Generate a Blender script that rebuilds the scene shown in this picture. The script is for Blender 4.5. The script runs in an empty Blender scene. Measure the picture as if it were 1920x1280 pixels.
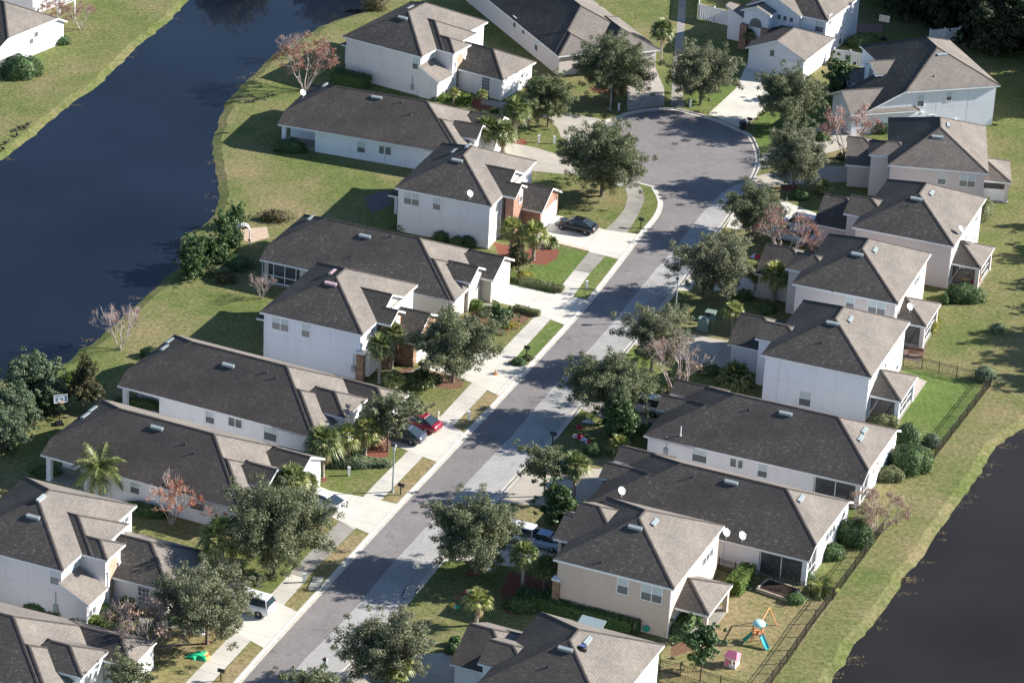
import bpy, math, random
from mathutils import Vector, Matrix
from mathutils.geometry import delaunay_2d_cdt
R=math.radians
SC=bpy.context.scene
COL=SC.collection
# ---------------- camera -------------------------------------------------
CAMH=148.0; FPX=6400.0; PITCH=25.6; ROLL=3.15
_p,_r=R(PITCH),R(ROLL)
FW=Vector((0,math.cos(_p),-math.sin(_p))); RT=Vector((1,0,0)); UP0=RT.cross(FW)
CR=math.cos(_r)*RT+math.sin(_r)*UP0; CU=-math.sin(_r)*RT+math.cos(_r)*UP0
cam=bpy.data.cameras.new("camera"); camo=bpy.data.objects.new("camera",cam); COL.objects.link(camo)
cam.sensor_width=36.0; cam.lens=36.0*FPX/1920.0; cam.clip_start=1.0; cam.clip_end=3000.0
M=Matrix((CR,CU,-FW)).transposed().to_4x4(); M.translation=Vector((0,0,CAMH)); camo.matrix_world=M
SC.camera=camo
# ---------------- sky, sun, exposure ------------------------------------
SUN_AZ=11.5; SUN_EL=27.5
w=bpy.data.worlds.new("World"); SC.world=w; w.use_nodes=True
nt=w.node_tree; nt.nodes.clear()
sky=nt.nodes.new("ShaderNodeTexSky"); sky.sky_type='NISHITA'; sky.sun_disc=False
sky.sun_elevation=R(SUN_EL); sky.sun_rotation=R(90-SUN_AZ); sky.air_density=1.0; sky.dust_density=0.3; sky.ozone_density=3.5
bg=nt.nodes.new("ShaderNodeBackground"); bg.inputs[1].default_value=0.078
wo=nt.nodes.new("ShaderNodeOutputWorld")
nt.links.new(sky.outputs[0],bg.inputs[0]); nt.links.new(bg.outputs[0],wo.inputs[0])
sl=bpy.data.lights.new("sun","SUN"); sl.energy=5.0; sl.angle=R(0.53); sl.color=(1.0,0.95,0.875)
so=bpy.data.objects.new("sun",sl); COL.objects.link(so)
sd=Vector((math.cos(R(SUN_EL))*math.cos(R(SUN_AZ)),math.cos(R(SUN_EL))*math.sin(R(SUN_AZ)),math.sin(R(SUN_EL))))
so.rotation_euler=sd.to_track_quat('Z','Y').to_euler(); so.location=(0,300,80)
SC.view_settings.view_transform='Standard'; SC.view_settings.look='None'
SC.view_settings.exposure=1.1; SC.view_settings.gamma=1.0; SC.view_settings.use_curve_mapping=False
SC.render.engine='CYCLES'
SC.cycles.max_bounces=5; SC.cycles.diffuse_bounces=3; SC.cycles.glossy_bounces=3; SC.cycles.transparent_max_bounces=8
# ---------------- helpers ------------------------------------------------
def G(px,py,h=0.0):
    """ground (or height h) point seen at a pixel of the 1920x1280 photograph"""
    d=FPX*FW+(px-960)*CR-(py-640)*CU
    t=(CAMH-h)/-d.z
    return Vector((d.x*t,d.y*t,h))
class MB:
    def __init__(s): s.v=[]; s.f=[]; s.m=[]; s.uv=[]
    def face(s,pts,mi=0,uv=None):
        n=len(s.v); s.v+= [tuple(p) for p in pts]; s.f.append(tuple(range(n,n+len(pts)))); s.m.append(mi); s.uv.append(uv)
    def quadbox(s,c,mi=0):  # c: 8 corners, bottom 4 ccw then top 4 ccw
        n=len(s.v); s.v+=[tuple(p) for p in c]
        for f in ((3,2,1,0),(4,5,6,7),(0,1,5,4),(1,2,6,5),(2,3,7,6),(3,0,4,7)):
            s.f.append(tuple(n+i for i in f)); s.m.append(mi); s.uv.append(None)
    def box(s,cx,cy,cz,sx,sy,sz,mi=0,rz=0.0):
        c,si=math.cos(rz),math.sin(rz); P=[]
        for z in (-sz/2,sz/2):
            for x,y in ((-sx/2,-sy/2),(sx/2,-sy/2),(sx/2,sy/2),(-sx/2,sy/2)):
                P.append((cx+x*c-y*si,cy+x*si+y*c,cz+z))
        s.quadbox(P,mi)
    def tube(s,pts,rad,n=6,mi=0,cap=True):
        rings=[]
        for i,p in enumerate(pts):
            p=Vector(p); a=Vector(pts[max(0,i-1)]); b=Vector(pts[min(len(pts)-1,i+1)])
            d=(b-a); d=d.normalized() if d.length>1e-6 else Vector((0,0,1))
            x=d.cross(Vector((0,0,1)) if abs(d.z)<0.9 else Vector((1,0,0))).normalized(); y=d.cross(x)
            r=rad[i] if isinstance(rad,(list,tuple)) else rad
            k=len(s.v); rings.append(k)
            for j in range(n):
                t=2*math.pi*j/n; s.v.append(tuple(p+x*(r*math.cos(t))+y*(r*math.sin(t))))
        for a,b in zip(rings,rings[1:]):
            for j in range(n):
                s.f.append((a+j,b+j,b+(j+1)%n,a+(j+1)%n)); s.m.append(mi); s.uv.append(None)
        if cap:
            for k,rev in ((rings[0],0),(rings[-1],1)):
                f=tuple(range(k,k+n)); s.f.append(f if not rev else f[::-1]); s.m.append(mi); s.uv.append(None)
    def lathe(s,prof,cx=0,cy=0,n=12,mi=0,sx=1,sy=1):
        rs=[]
        for r,z in prof:
            k=len(s.v); rs.append(k)
            for j in range(n):
                t=2*math.pi*j/n; s.v.append((cx+sx*r*math.cos(t),cy+sy*r*math.sin(t),z))
        for a,b in zip(rs,rs[1:]):
            for j in range(n):
                s.f.append((a+j,a+(j+1)%n,b+(j+1)%n,b+j)); s.m.append(mi); s.uv.append(None)
        s.f.append(tuple(range(rs[0],rs[0]+n))[::-1]); s.m.append(mi); s.uv.append(None)
        s.f.append(tuple(range(rs[-1],rs[-1]+n))); s.m.append(mi); s.uv.append(None)
    def mesh(s,name,mats,smooth=False):
        me=bpy.data.meshes.new(name); me.from_pydata(s.v,[],s.f)
        for m in mats: me.materials.append(m)
        me.polygons.foreach_set('material_index',s.m)
        if any(u is not None for u in s.uv):
            ul=me.uv_layers.new(name='uv'); k=0
            for f,u in zip(s.f,s.uv):
                for i in range(len(f)):
                    ul.data[k].uv=u[i] if u else (0,0); k+=1
        if smooth: me.polygons.foreach_set('use_smooth',[True]*len(s.f))
        me.update(); return me
    def obj(s,name,mats,parent=None,smooth=False):
        if not isinstance(mats,(list,tuple)): mats=[mats]
        o=bpy.data.objects.new(name,s.mesh(name,mats,smooth)); COL.objects.link(o)
        if parent is not None: o.parent=parent
        return o
def empty(name,label,cat,loc=(0,0,0),rz=0.0,group=None):
    o=bpy.data.objects.new(name,None); COL.objects.link(o); o.location=loc; o.rotation_euler=(0,0,rz)
    o['label']=label; o['category']=cat
    if group: o['group']=group
    return o
def tag(o,label,cat,group=None):
    o['label']=label; o['category']=cat
    if group: o['group']=group
    return o
def struct(o,kind='structure'): o['kind']=kind; return o
def dup(root,loc,rz,label,group=None,sc=1.0,cat=None):
    r=root.copy(); COL.objects.link(r); r.location=loc; r.rotation_euler=(0,0,rz)
    r.scale=sc if isinstance(sc,(tuple,list)) else (sc,sc,sc)
    r['label']=label
    if group: r['group']=group
    elif 'group' in r: del r['group']
    if cat: r['category']=cat
    for ch in list(root.children):
        c=ch.copy(); COL.objects.link(c); c.parent=r
        for g in list(ch.children):
            d=g.copy(); COL.objects.link(d); d.parent=c
    return r
# ---------------- materials ----------------------------------------------
def newmat(name,rough=0.85,spec=0.25):
    m=bpy.data.materials.new(name); m.use_nodes=True; n=m.node_tree; b=n.nodes['Principled BSDF']
    b.inputs['Roughness'].default_value=rough; b.inputs['Specular IOR Level'].default_value=spec
    return m,n,b
def N(n,t,**k):
    o=n.nodes.new(t)
    for a,v in k.items():
        if a in o.inputs.keys(): o.inputs[a].default_value=v
        else: setattr(o,a,v)
    return o
def ramp(n,stops):
    r=n.nodes.new('ShaderNodeValToRGB'); e=r.color_ramp.elements
    while len(e)<len(stops): e.new(0.5)
    for el,(p,c) in zip(e,stops): el.position=p; el.color=(*c,1) if len(c)==3 else c
    return r
def plain(name,col,rough=0.8,spec=0.25,var=0.12,scale=3.0,metal=0.0):
    m,n,b=newmat(name,rough,spec); b.inputs['Metallic'].default_value=metal
    tc=N(n,'ShaderNodeTexCoord'); no=N(n,'ShaderNodeTexNoise',Scale=scale,Detail=5.0)
    lo=tuple(c*(1-var) for c in col); hi=tuple(min(1,c*(1+var)) for c in col)
    r=ramp(n,[(0.3,lo),(0.7,hi)])
    n.links.new(tc.outputs['Object'],no.inputs['Vector']); n.links.new(no.outputs[0],r.inputs[0]); n.links.new(r.outputs[0],b.inputs['Base Color'])
    return m
def mixc(n,a,b_,fac,typ='MIX'):
    x=n.nodes.new('ShaderNodeMix'); x.data_type='RGBA'; x.blend_type=typ
    for s,v in ((6,a),(7,b_)):
        if isinstance(v,tuple): x.inputs[s].default_value=(*v,1)
        else: n.links.new(v,x.inputs[s])
    if isinstance(fac,(int,float)): x.inputs[0].default_value=fac
    else: n.links.new(fac,x.inputs[0])
    return x.outputs[2]
def stucco(name,col,stain=(0.60,0.58,0.52)):
    m,n,b=newmat(name,0.9,0.15); tc=N(n,'ShaderNodeTexCoord')
    mp=N(n,'ShaderNodeMapping'); mp.inputs['Scale'].default_value=(1.2,1.2,0.25)
    n.links.new(tc.outputs['Object'],mp.inputs[0])
    no=N(n,'ShaderNodeTexNoise',Scale=1.1,Detail=7.0,Roughness=0.65); n.links.new(mp.outputs[0],no.inputs['Vector'])
    r=ramp(n,[(0.52,(0,0,0)),(0.78,(0.55,0.55,0.55))]); n.links.new(no.outputs[0],r.inputs[0])
    no2=N(n,'ShaderNodeTexNoise',Scale=9.0,Detail=4.0); n.links.new(tc.outputs['Object'],no2.inputs['Vector'])
    r2=ramp(n,[(0.3,tuple(c*0.93 for c in col)),(0.7,col)]); n.links.new(no2.outputs[0],r2.inputs[0])
    c=mixc(n,r2.outputs[0],stain,r.outputs[0])
    n.links.new(c,b.inputs['Base Color']); return m
def shingle(name,col,dark=0.72,lite=1.5,speck=0.25):
    m,n,b=newmat(name,0.95,0.1); uv=N(n,'ShaderNodeUVMap'); uv.uv_map='uv'
    br=N(n,'ShaderNodeTexBrick'); br.inputs['Scale'].default_value=1.0; br.inputs['Brick Width'].default_value=0.34; br.inputs['Row Height'].default_value=0.22
    br.inputs['Mortar Size'].default_value=0.03; br.inputs['Mortar Smooth'].default_value=0.6; br.offset=0.5
    br.inputs['Color1'].default_value=(*[c*0.88 for c in col],1); br.inputs['Color2'].default_value=(*[c*1.12 for c in col],1)
    br.inputs['Mortar'].default_value=(*[c*dark*0.8 for c in col],1)
    n.links.new(uv.outputs[0],br.inputs['Vector'])
    mp=N(n,'ShaderNodeMapping'); mp.inputs['Scale'].default_value=(1.2,2.4,1); n.links.new(uv.outputs[0],mp.inputs[0])
    n1=N(n,'ShaderNodeTexNoise',Scale=2.1,Detail=3.0); n.links.new(mp.outputs[0],n1.inputs['Vector'])
    n2=N(n,'ShaderNodeTexNoise',Scale=0.22,Detail=5.0,Roughness=0.6); n.links.new(uv.outputs[0],n2.inputs['Vector'])
    rs=ramp(n,[(0.55,(0,0,0)),(0.66,(speck,)*3)]); n.links.new(n1.outputs[0],rs.inputs[0])
    r2=ramp(n,[(0.45,(0.25,)*3),(0.62,(1,1,1))]); n.links.new(n2.outputs[0],r2.inputs[0])
    mu=N(n,'ShaderNodeMath',operation='MULTIPLY'); n.links.new(rs.outputs[0],mu.inputs[0]); n.links.new(r2.outputs[0],mu.inputs[1])
    c=mixc(n,br.outputs[0],tuple(min(1,x*2.6) for x in col),mu.outputs[0])
    r3=ramp(n,[(0.3,(0.78,0.78,0.80)),(0.7,(1.18,1.15,1.1))]); n.links.new(n2.outputs[0],r3.inputs[0])
    c=mixc(n,c,r3.outputs[0],1.0,'MULTIPLY')
    n.links.new(c,b.inputs['Base Color'])
    bu=N(n,'ShaderNodeBump',Strength=0.25,Distance=0.02); n.links.new(br.outputs[1],bu.inputs['Height']); bu.invert=True
    n.links.new(bu.outputs[0],b.inputs['Normal']); return m
def grassmat(name,ga,gb,dry,dry_lo=0.42,dry_hi=0.62,scale=0.09):
    m,n,b=newmat(name,0.95,0.1); tc=N(n,'ShaderNodeTexCoord')
    a=N(n,'ShaderNodeTexNoise',Scale=scale,Detail=8.0,Roughness=0.68); n.links.new(tc.outputs['Object'],a.inputs['Vector'])
    f=N(n,'ShaderNodeTexNoise',Scale=2.3,Detail=6.0,Roughness=0.75); n.links.new(tc.outputs['Object'],f.inputs['Vector'])
    g=N(n,'ShaderNodeTexNoise',Scale=0.45,Detail=6.0,Roughness=0.7); n.links.new(tc.outputs['Object'],g.inputs['Vector'])
    r1=ramp(n,[(0.35,ga),(0.65,gb)]); n.links.new(g.outputs[0],r1.inputs[0])
    ad=N(n,'ShaderNodeMath',operation='MULTIPLY_ADD'); n.links.new(f.outputs[0],ad.inputs[0]); ad.inputs[1].default_value=0.35
    n.links.new(a.outputs[0],ad.inputs[2])
    su=N(n,'ShaderNodeMath',operation='SUBTRACT'); n.links.new(ad.outputs[0],su.inputs[0]); su.inputs[1].default_value=0.175
    r2=ramp(n,[(dry_lo,(0,0,0)),(dry_hi,(1,1,1))]); n.links.new(su.outputs[0],r2.inputs[0])
    c=mixc(n,r1.outputs[0],dry,r2.outputs[0])
    r3=ramp(n,[(0.3,(0.55,0.55,0.52)),(0.7,(1.38,1.36,1.34))]); n.links.new(f.outputs[0],r3.inputs[0])
    c=mixc(n,c,r3.outputs[0],1.0,'MULTIPLY'); n.links.new(c,b.inputs['Base Color'])
    bu=N(n,'ShaderNodeBump',Strength=0.6,Distance=0.12); n.links.new(f.outputs[0],bu.inputs['Height']); n.links.new(bu.outputs[0],b.inputs['Normal'])
    return m
def concrete(name,col,az=70.4,jx=1.5,jy=40.0,blot=0.18):
    m,n,b=newmat(name,0.9,0.2); tc=N(n,'ShaderNodeTexCoord')
    mp=N(n,'ShaderNodeMapping'); mp.inputs['Rotation'].default_value=(0,0,-R(az)); n.links.new(tc.outputs['Object'],mp.inputs[0])
    br=N(n,'ShaderNodeTexBrick'); br.offset=0.0; br.inputs['Scale'].default_value=1.0; br.inputs['Brick Width'].default_value=jx; br.inputs['Row Height'].default_value=jy
    br.inputs['Mortar Size'].default_value=0.02; br.inputs['Mortar Smooth'].default_value=0.3
    br.inputs['Color1'].default_value=(*[c*0.95 for c in col],1); br.inputs['Color2'].default_value=(*[c*1.04 for c in col],1); br.inputs['Mortar'].default_value=(*[c*0.5 for c in col],1)
    n.links.new(mp.outputs[0],br.inputs['Vector'])
    no=N(n,'ShaderNodeTexNoise',Scale=0.35,Detail=8.0,Roughness=0.65); n.links.new(tc.outputs['Object'],no.inputs['Vector'])
    r=ramp(n,[(0.28,(1-blot*1.4,)*3),(0.5,(1-blot*.3,)*3),(0.7,(1.06,1.05,1.03))]); n.links.new(no.outputs[0],r.inputs[0])
    c=mixc(n,br.outputs[0],r.outputs[0],1.0,'MULTIPLY'); n.links.new(c,b.inputs['Base Color']); return m
def asphalt(name,col):
    m,n,b=newmat(name,0.92,0.2); tc=N(n,'ShaderNodeTexCoord')
    a=N(n,'ShaderNodeTexNoise',Scale=0.16,Detail=9.0,Roughness=0.7); n.links.new(tc.outputs['Object'],a.inputs['Vector'])
    f=N(n,'ShaderNodeTexNoise',Scale=5.0,Detail=4.0,Roughness=0.8); n.links.new(tc.outputs['Object'],f.inputs['Vector'])
    r=ramp(n,[(0.3,tuple(c*0.78 for c in col)),(0.7,tuple(c*1.13 for c in col))]); n.links.new(a.outputs[0],r.inputs[0])
    r2=ramp(n,[(0.3,(0.8,)*3),(0.7,(1.18,)*3)]); n.links.new(f.outputs[0],r2.inputs[0])
    c=mixc(n,r.outputs[0],r2.outputs[0],1.0,'MULTIPLY')
    # fine cracks and oil stains
    mp=N(n,'ShaderNodeMapping'); mp.inputs['Rotation'].default_value=(0,0,-R(70)); mp.inputs['Scale'].default_value=(0.10,0.6,1); n.links.new(tc.outputs['Object'],mp.inputs[0])
    s=N(n,'ShaderNodeTexNoise',Scale=1.0,Detail=3.0); n.links.new(mp.outputs[0],s.inputs['Vector'])
    r4=ramp(n,[(0.62,(1,1,1)),(0.8,(0.86,0.86,0.86))]); n.links.new(s.outputs[0],r4.inputs[0])
    c=mixc(n,c,r4.outputs[0],1.0,'MULTIPLY')
    o_=N(n,'ShaderNodeTexNoise',Scale=0.55,Detail=2.0,Roughness=0.4); n.links.new(tc.outputs['Object'],o_.inputs['Vector'])
    r5=ramp(n,[(0.66,(1,1,1)),(0.74,(0.74,0.73,0.73))]); n.links.new(o_.outputs[0],r5.inputs[0]); c=mixc(n,c,r5.outputs[0],1.0,'MULTIPLY')
    v=N(n,'ShaderNodeTexVoronoi',Scale=0.11); v.feature='DISTANCE_TO_EDGE'
    wn=N(n,'ShaderNodeTexNoise',Scale=0.9,Detail=4.0); n.links.new(tc.outputs['Object'],wn.inputs['Vector'])
    va=N(n,'ShaderNodeVectorMath',operation='MULTIPLY_ADD'); n.links.new(wn.outputs[1],va.inputs[0]); va.inputs[1].default_value=(3,3,0); n.links.new(tc.outputs['Object'],va.inputs[2]); n.links.new(va.outputs[0],v.inputs['Vector'])
    r6=ramp(n,[(0.0,(0.72,0.72,0.72)),(0.006,(1,1,1))]); n.links.new(v.outputs[0],r6.inputs[0]); c=mixc(n,c,r6.outputs[0],1.0,'MULTIPLY')
    n.links.new(c,b.inputs['Base Color']); return m
def brickmat(name,c1,c2,mort,w_=0.4,h_=0.13):
    m,n,b=newmat(name,0.9,0.15); tc=N(n,'ShaderNodeTexCoord')
    ge=N(n,'ShaderNodeSeparateXYZ'); n.links.new(tc.outputs['Object'],ge.inputs[0])
    ad=N(n,'ShaderNodeMath',operation='ADD'); n.links.new(ge.outputs[0],ad.inputs[0]); n.links.new(ge.outputs[1],ad.inputs[1])
    cb=N(n,'ShaderNodeCombineXYZ'); n.links.new(ad.outputs[0],cb.inputs[0]); n.links.new(ge.outputs[2],cb.inputs[1])
    br=N(n,'ShaderNodeTexBrick'); br.inputs['Scale'].default_value=1.0; br.inputs['Brick Width'].default_value=w_; br.inputs['Row Height'].default_value=h_; br.inputs['Mortar Size'].default_value=0.012
    br.inputs['Color1'].default_value=(*c1,1); br.inputs['Color2'].default_value=(*c2,1); br.inputs['Mortar'].default_value=(*mort,1)
    n.links.new(cb.outputs[0],br.inputs['Vector']); n.links.new(br.outputs[0],b.inputs['Base Color']); return m
def leafmat(name,ca,cb_,cc=None,trans=0.25,rough=0.6):
    m,n,b=newmat(name,rough,0.3); ge=N(n,'ShaderNodeNewGeometry')
    st=[(0.0,ca),(0.6,cb_)]+([(0.92,cc)] if cc else [])
    r=ramp(n,st); n.links.new(ge.outputs['Random Per Island'],r.inputs[0]); n.links.new(r.outputs[0],b.inputs['Base Color'])
    tr=N(n,'ShaderNodeBsdfTranslucent'); n.links.new(r.outputs[0],tr.inputs[0])
    mx=N(n,'ShaderNodeMixShader'); mx.inputs[0].default_value=trans
    out=n.nodes['Material Output']; n.links.new(b.outputs[0],mx.inputs[1]); n.links.new(tr.outputs[0],mx.inputs[2]); n.links.new(mx.outputs[0],out.inputs[0])
    return m
def watermat(name,col,bump=0.04,refl=0.5):
    m,n,b=newmat(name,0.04,refl); tc=N(n,'ShaderNodeTexCoord')
    no=N(n,'ShaderNodeTexNoise',Scale=0.05,Detail=5.0); n.links.new(tc.outputs['Object'],no.inputs['Vector'])
    r=ramp(n,[(0.35,tuple(c*0.8 for c in col)),(0.65,tuple(c*1.25 for c in col))]); n.links.new(no.outputs[0],r.inputs[0]); n.links.new(r.outputs[0],b.inputs['Base Color'])
    f=N(n,'ShaderNodeTexNoise',Scale=2.2,Detail=3.0); n.links.new(tc.outputs['Object'],f.inputs['Vector'])
    bu=N(n,'ShaderNodeBump',Strength=bump,Distance=0.1); n.links.new(f.outputs[0],bu.inputs['Height']); n.links.new(bu.outputs[0],b.inputs['Normal'])
    b.inputs['IOR'].default_value=1.33; return m
def glass(name,col,rough=0.05,spec=0.6):
    m,n,b=newmat(name,rough,spec); b.inputs['Base Color'].default_value=(*col,1); return m
MT={}
MT['grass']=grassmat('grass',(0.100,0.135,0.040),(0.150,0.172,0.058),(0.235,0.198,0.105),0.42,0.66)
MT['grass_dry']=grassmat('dry_grass',(0.15,0.17,0.06),(0.20,0.19,0.075),(0.29,0.225,0.13),0.36,0.58)
MT['grass_green']=grassmat('green_grass',(0.090,0.143,0.036),(0.138,0.190,0.056),(0.21,0.205,0.085),0.48,0.76)
MT['bank']=grassmat('bank_grass',(0.10,0.115,0.045),(0.145,0.15,0.06),(0.20,0.165,0.095),0.38,0.60,0.4)
MT['mud']=plain('mud_edge',(0.13,0.095,0.06),0.95,0.1,0.4,1.5)
MT['road_dark']=asphalt('asphalt_dark',(0.222,0.204,0.198)); MT['road_light']=asphalt('asphalt_light',(0.37,0.36,0.345))
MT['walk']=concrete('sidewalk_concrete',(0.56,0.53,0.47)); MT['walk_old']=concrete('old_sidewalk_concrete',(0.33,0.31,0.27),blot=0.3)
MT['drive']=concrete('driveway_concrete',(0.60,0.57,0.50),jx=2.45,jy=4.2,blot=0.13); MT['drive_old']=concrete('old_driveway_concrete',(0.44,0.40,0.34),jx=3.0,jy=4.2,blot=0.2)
MT['kerb']=plain('kerb_concrete',(0.52,0.485,0.42),0.9,0.2,0.12,1.5); MT['gutter']=plain('gutter_concrete',(0.36,0.34,0.31),0.9,0.2,0.2,1.2)
MT['shingle']=shingle('shingles_shade_stained',(0.090,0.083,0.076),speck=0.55); MT['shingle_b']=shingle('shingles_shade_stained_brown',(0.092,0.082,0.075),speck=0.28)  # shade of slopes turned from the sun is put into these tones
MT['shingle_c']=shingle('shingles_sunlit_clean',(0.222,0.200,0.180),dark=0.85,speck=0.0); MT['shingle_m']=shingle('shingles_half_shade_stained',(0.155,0.138,0.126),speck=0.25)  # sunlit slopes' brightness put into the clean tone; half shade in the other
MT['ridge']=plain('ridge_cap',(0.085,0.074,0.068),0.95,0.1,0.2,2.0)
MT['white']=stucco('stucco_white',(0.84,0.84,0.87)); MT['white2']=stucco('stucco_offwhite',(0.80,0.78,0.80)); MT['cream']=stucco('stucco_cream',(0.79,0.76,0.75))
MT['tan']=stucco('stucco_tan',(0.62,0.51,0.425),(0.50,0.41,0.32)); MT['pinkish']=stucco('stucco_blush',(0.68,0.61,0.59)); MT['greige']=stucco('stucco_greige',(0.52,0.49,0.44)); MT['blue']=stucco('stucco_pale_blue',(0.78,0.81,0.87),(0.62,0.62,0.62))
MT['trim']=plain('white_trim',(0.82,0.82,0.82),0.5,0.4,0.04,2.0); MT['soffit']=plain('soffit',(0.6,0.6,0.6),0.8,0.2,0.05)
MT['brick']=brickmat('red_brick',(0.27,0.12,0.085),(0.35,0.19,0.135),(0.4,0.34,0.28)); MT['stone']=brickmat('stacked_stone',(0.22,0.13,0.085),(0.42,0.30,0.20),(0.16,0.12,0.1),0.5,0.17)
MT['blind']=plain('window_blind',(0.50,0.58,0.60),0.35,0.5,0.08,1.0); MT['pane']=glass('dark_glass',(0.14,0.155,0.165),0.12,0.6); MT['screen']=plain('insect_screen',(0.05,0.055,0.06),0.6,0.3,0.2,2.0)
MT['metal']=plain('painted_metal',(0.30,0.34,0.345),0.45,0.5,0.08,2.0); MT['metal_pink']=plain('pink_vent_metal',(0.55,0.38,0.40),0.5,0.4,0.08,2.0)
MT['black']=plain('black_metal',(0.018,0.018,0.02),0.45,0.5,0.1,2.0); MT['pipe']=plain('vent_pipe',(0.06,0.06,0.06),0.6,0.3,0.1)
MT['dish']=plain('dish_white',(0.75,0.76,0.78),0.4,0.4,0.03); MT['vinyl']=plain('vinyl_white',(0.8,0.8,0.8),0.4,0.4,0.03)
MT['mulch']=plain('red_mulch',(0.20,0.080,0.055),0.95,0.1,0.55,6.0); MT['mulch_b']=plain('brown_mulch',(0.17,0.10,0.065),0.95,0.1,0.5,6.0)
MT['bark']=plain('bark',(0.17,0.14,0.115),0.95,0.1,0.35,4.0); MT['bark_pale']=plain('pale_bark',(0.42,0.36,0.30),0.9,0.15,0.3,3.0); MT['palm_trunk']=plain('palm_trunk',(0.33,0.29,0.25),0.95,0.1,0.45,7.0)
MT['oak']=leafmat('oak_leaves',(0.078,0.100,0.046),(0.165,0.185,0.095),(0.30,0.31,0.185),0.32); MT['oak_b']=leafmat('oak_leaves_lighter',(0.095,0.110,0.058),(0.200,0.210,0.120),(0.34,0.34,0.22),0.34)
MT['oak_olive']=leafmat('olive_leaves',(0.10,0.13,0.05),(0.185,0.21,0.095),(0.29,0.29,0.15),0.28)
MT['deep']=leafmat('deep_green_leaves',(0.03,0.065,0.022),(0.07,0.13,0.04),(0.14,0.21,0.08),0.2,0.45)
MT['bright']=leafmat('bright_green_leaves',(0.05,0.10,0.02),(0.11,0.18,0.035),(0.22,0.27,0.06),0.25)
MT['bluegreen']=leafmat('bluegreen_leaves',(0.06, 0.102, 0.06),(0.132, 0.18, 0.102),(0.228, 0.264, 0.132),0.2)
MT['yellow']=leafmat('yellow_leaves',(0.20,0.19,0.03),(0.34,0.29,0.05),(0.12,0.17,0.04),0.25)
MT['redleaf']=leafmat('red_leaves',(0.26,0.085,0.06),(0.38,0.17,0.12),(0.30,0.24,0.16),0.25); MT['orangeleaf']=leafmat('orange_leaves',(0.40,0.13,0.07),(0.50,0.22,0.13),None,0.25)
MT['paleleaf']=leafmat('dry_pale_leaves',(0.30,0.20,0.14),(0.42,0.32,0.23),(0.34,0.18,0.12),0.2)
MT['brownleaf']=leafmat('rusty_leaves',(0.04,0.06,0.022),(0.09,0.095,0.04),(0.15,0.095,0.045),0.2)
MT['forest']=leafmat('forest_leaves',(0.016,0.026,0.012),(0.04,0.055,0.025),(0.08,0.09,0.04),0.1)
MT['palm']=leafmat('palm_fronds',(0.07,0.11,0.035),(0.17,0.21,0.075),(0.34,0.34,0.14),0.3,0.4); MT['palm_yellow']=leafmat('sunny_palm_fronds',(0.12,0.17,0.04),(0.28,0.31,0.09),(0.48,0.45,0.19),0.35,0.4)
MT['palm_dead']=leafmat('dead_fronds',(0.22,0.16,0.09),(0.36,0.28,0.16),None,0.2)
MT['twig']=plain('grey_twigs',(0.46,0.38,0.35),0.95,0.1,0.25,3.0); MT['twig_dark']=plain('dark_twigs',(0.17,0.15,0.15),0.95,0.1,0.25,3.0)
MT['water']=watermat('canal_water',(0.0085,0.0130,0.0225),refl=0.28); MT['water_b']=watermat('pond_water',(0.0215,0.0190,0.0155),refl=0.24)
MT['tyre']=plain('tyre',(0.02,0.02,0.02),0.9,0.2,0.1); MT['rim']=plain('alloy_rim',(0.45,0.45,0.47),0.3,0.6,0.05,2.0,0.6)
MT['carglass']=glass('car_glass',(0.03,0.045,0.055),0.05,0.8); MT['tail']=glass('tail_light',(0.45,0.02,0.02),0.2,0.6); MT['head']=glass('head_light',(0.7,0.7,0.72),0.15,0.7)
# ================= ground, water, roads ==================================
rnd=random.Random(5)
def P2(l,h=0.0): return [G(x,y,h) for x,y in l]
def offset(poly,d,closed=True):
    n=len(poly); out=[]
    for i in range(n):
        a=poly[i-1] if (closed or i>0) else poly[i]; b=poly[i]; c=poly[(i+1)%n] if (closed or i<n-1) else poly[i]
        t=Vector((c.x-a.x,c.y-a.y)); t=t.normalized() if t.length>1e-6 else Vector((1,0))
        out.append(Vector((b.x-t.y*d,b.y+t.x*d,b.z)))
    return out
def resample(poly,step,jit=0.0,closed=True,r=rnd):
    out=[]; n=len(poly)
    for i in range(n if closed else n-1):
        a=poly[i]; b=poly[(i+1)%n]; L=(b-a).length; k=max(1,int(L/step)) if L<160 else 4
        for j in range(k):
            p=a.lerp(b,j/k); p=p+Vector((r.uniform(-jit,jit),r.uniform(-jit,jit),0)); out.append(p)
    if not closed: out.append(poly[-1])
    return out
def smooth(poly,it=1):
    for _ in range(it):
        q=[poly[0]]
        for a,b in zip(poly,poly[1:]): q+= [a.lerp(b,.25),a.lerp(b,.75)]
        q.append(poly[-1]); poly=q
    return poly
def area(p): return sum(a.x*b.y-b.x*a.y for a,b in zip(p,p[1:]+p[:1]))/2
def sheet(name,poly,z,mat,kind='structure',label=None,parent=None):
    pts=[(p.x,p.y) for p in poly]; n=len(pts)
    vs,es,fs,_,_,_=delaunay_2d_cdt([Vector(p) for p in pts],[(i,(i+1)%n) for i in range(n)],[tuple(range(n))],1,1e-5)
    mb=MB(); mb.v=[(v.x,v.y,z) for v in vs]
    for f in fs:
        a,b,c=[vs[i] for i in f[:3]]
        cr=(b.x-a.x)*(c.y-a.y)-(b.y-a.y)*(c.x-a.x)
        mb.f.append(tuple(f) if cr>0 else tuple(f)[::-1]); mb.m.append(0); mb.uv.append(None)
    o=mb.obj(name,mat); 
    if kind: o['kind']=kind
    if label: o['label']=label
    return o
WZ=-0.26
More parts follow.
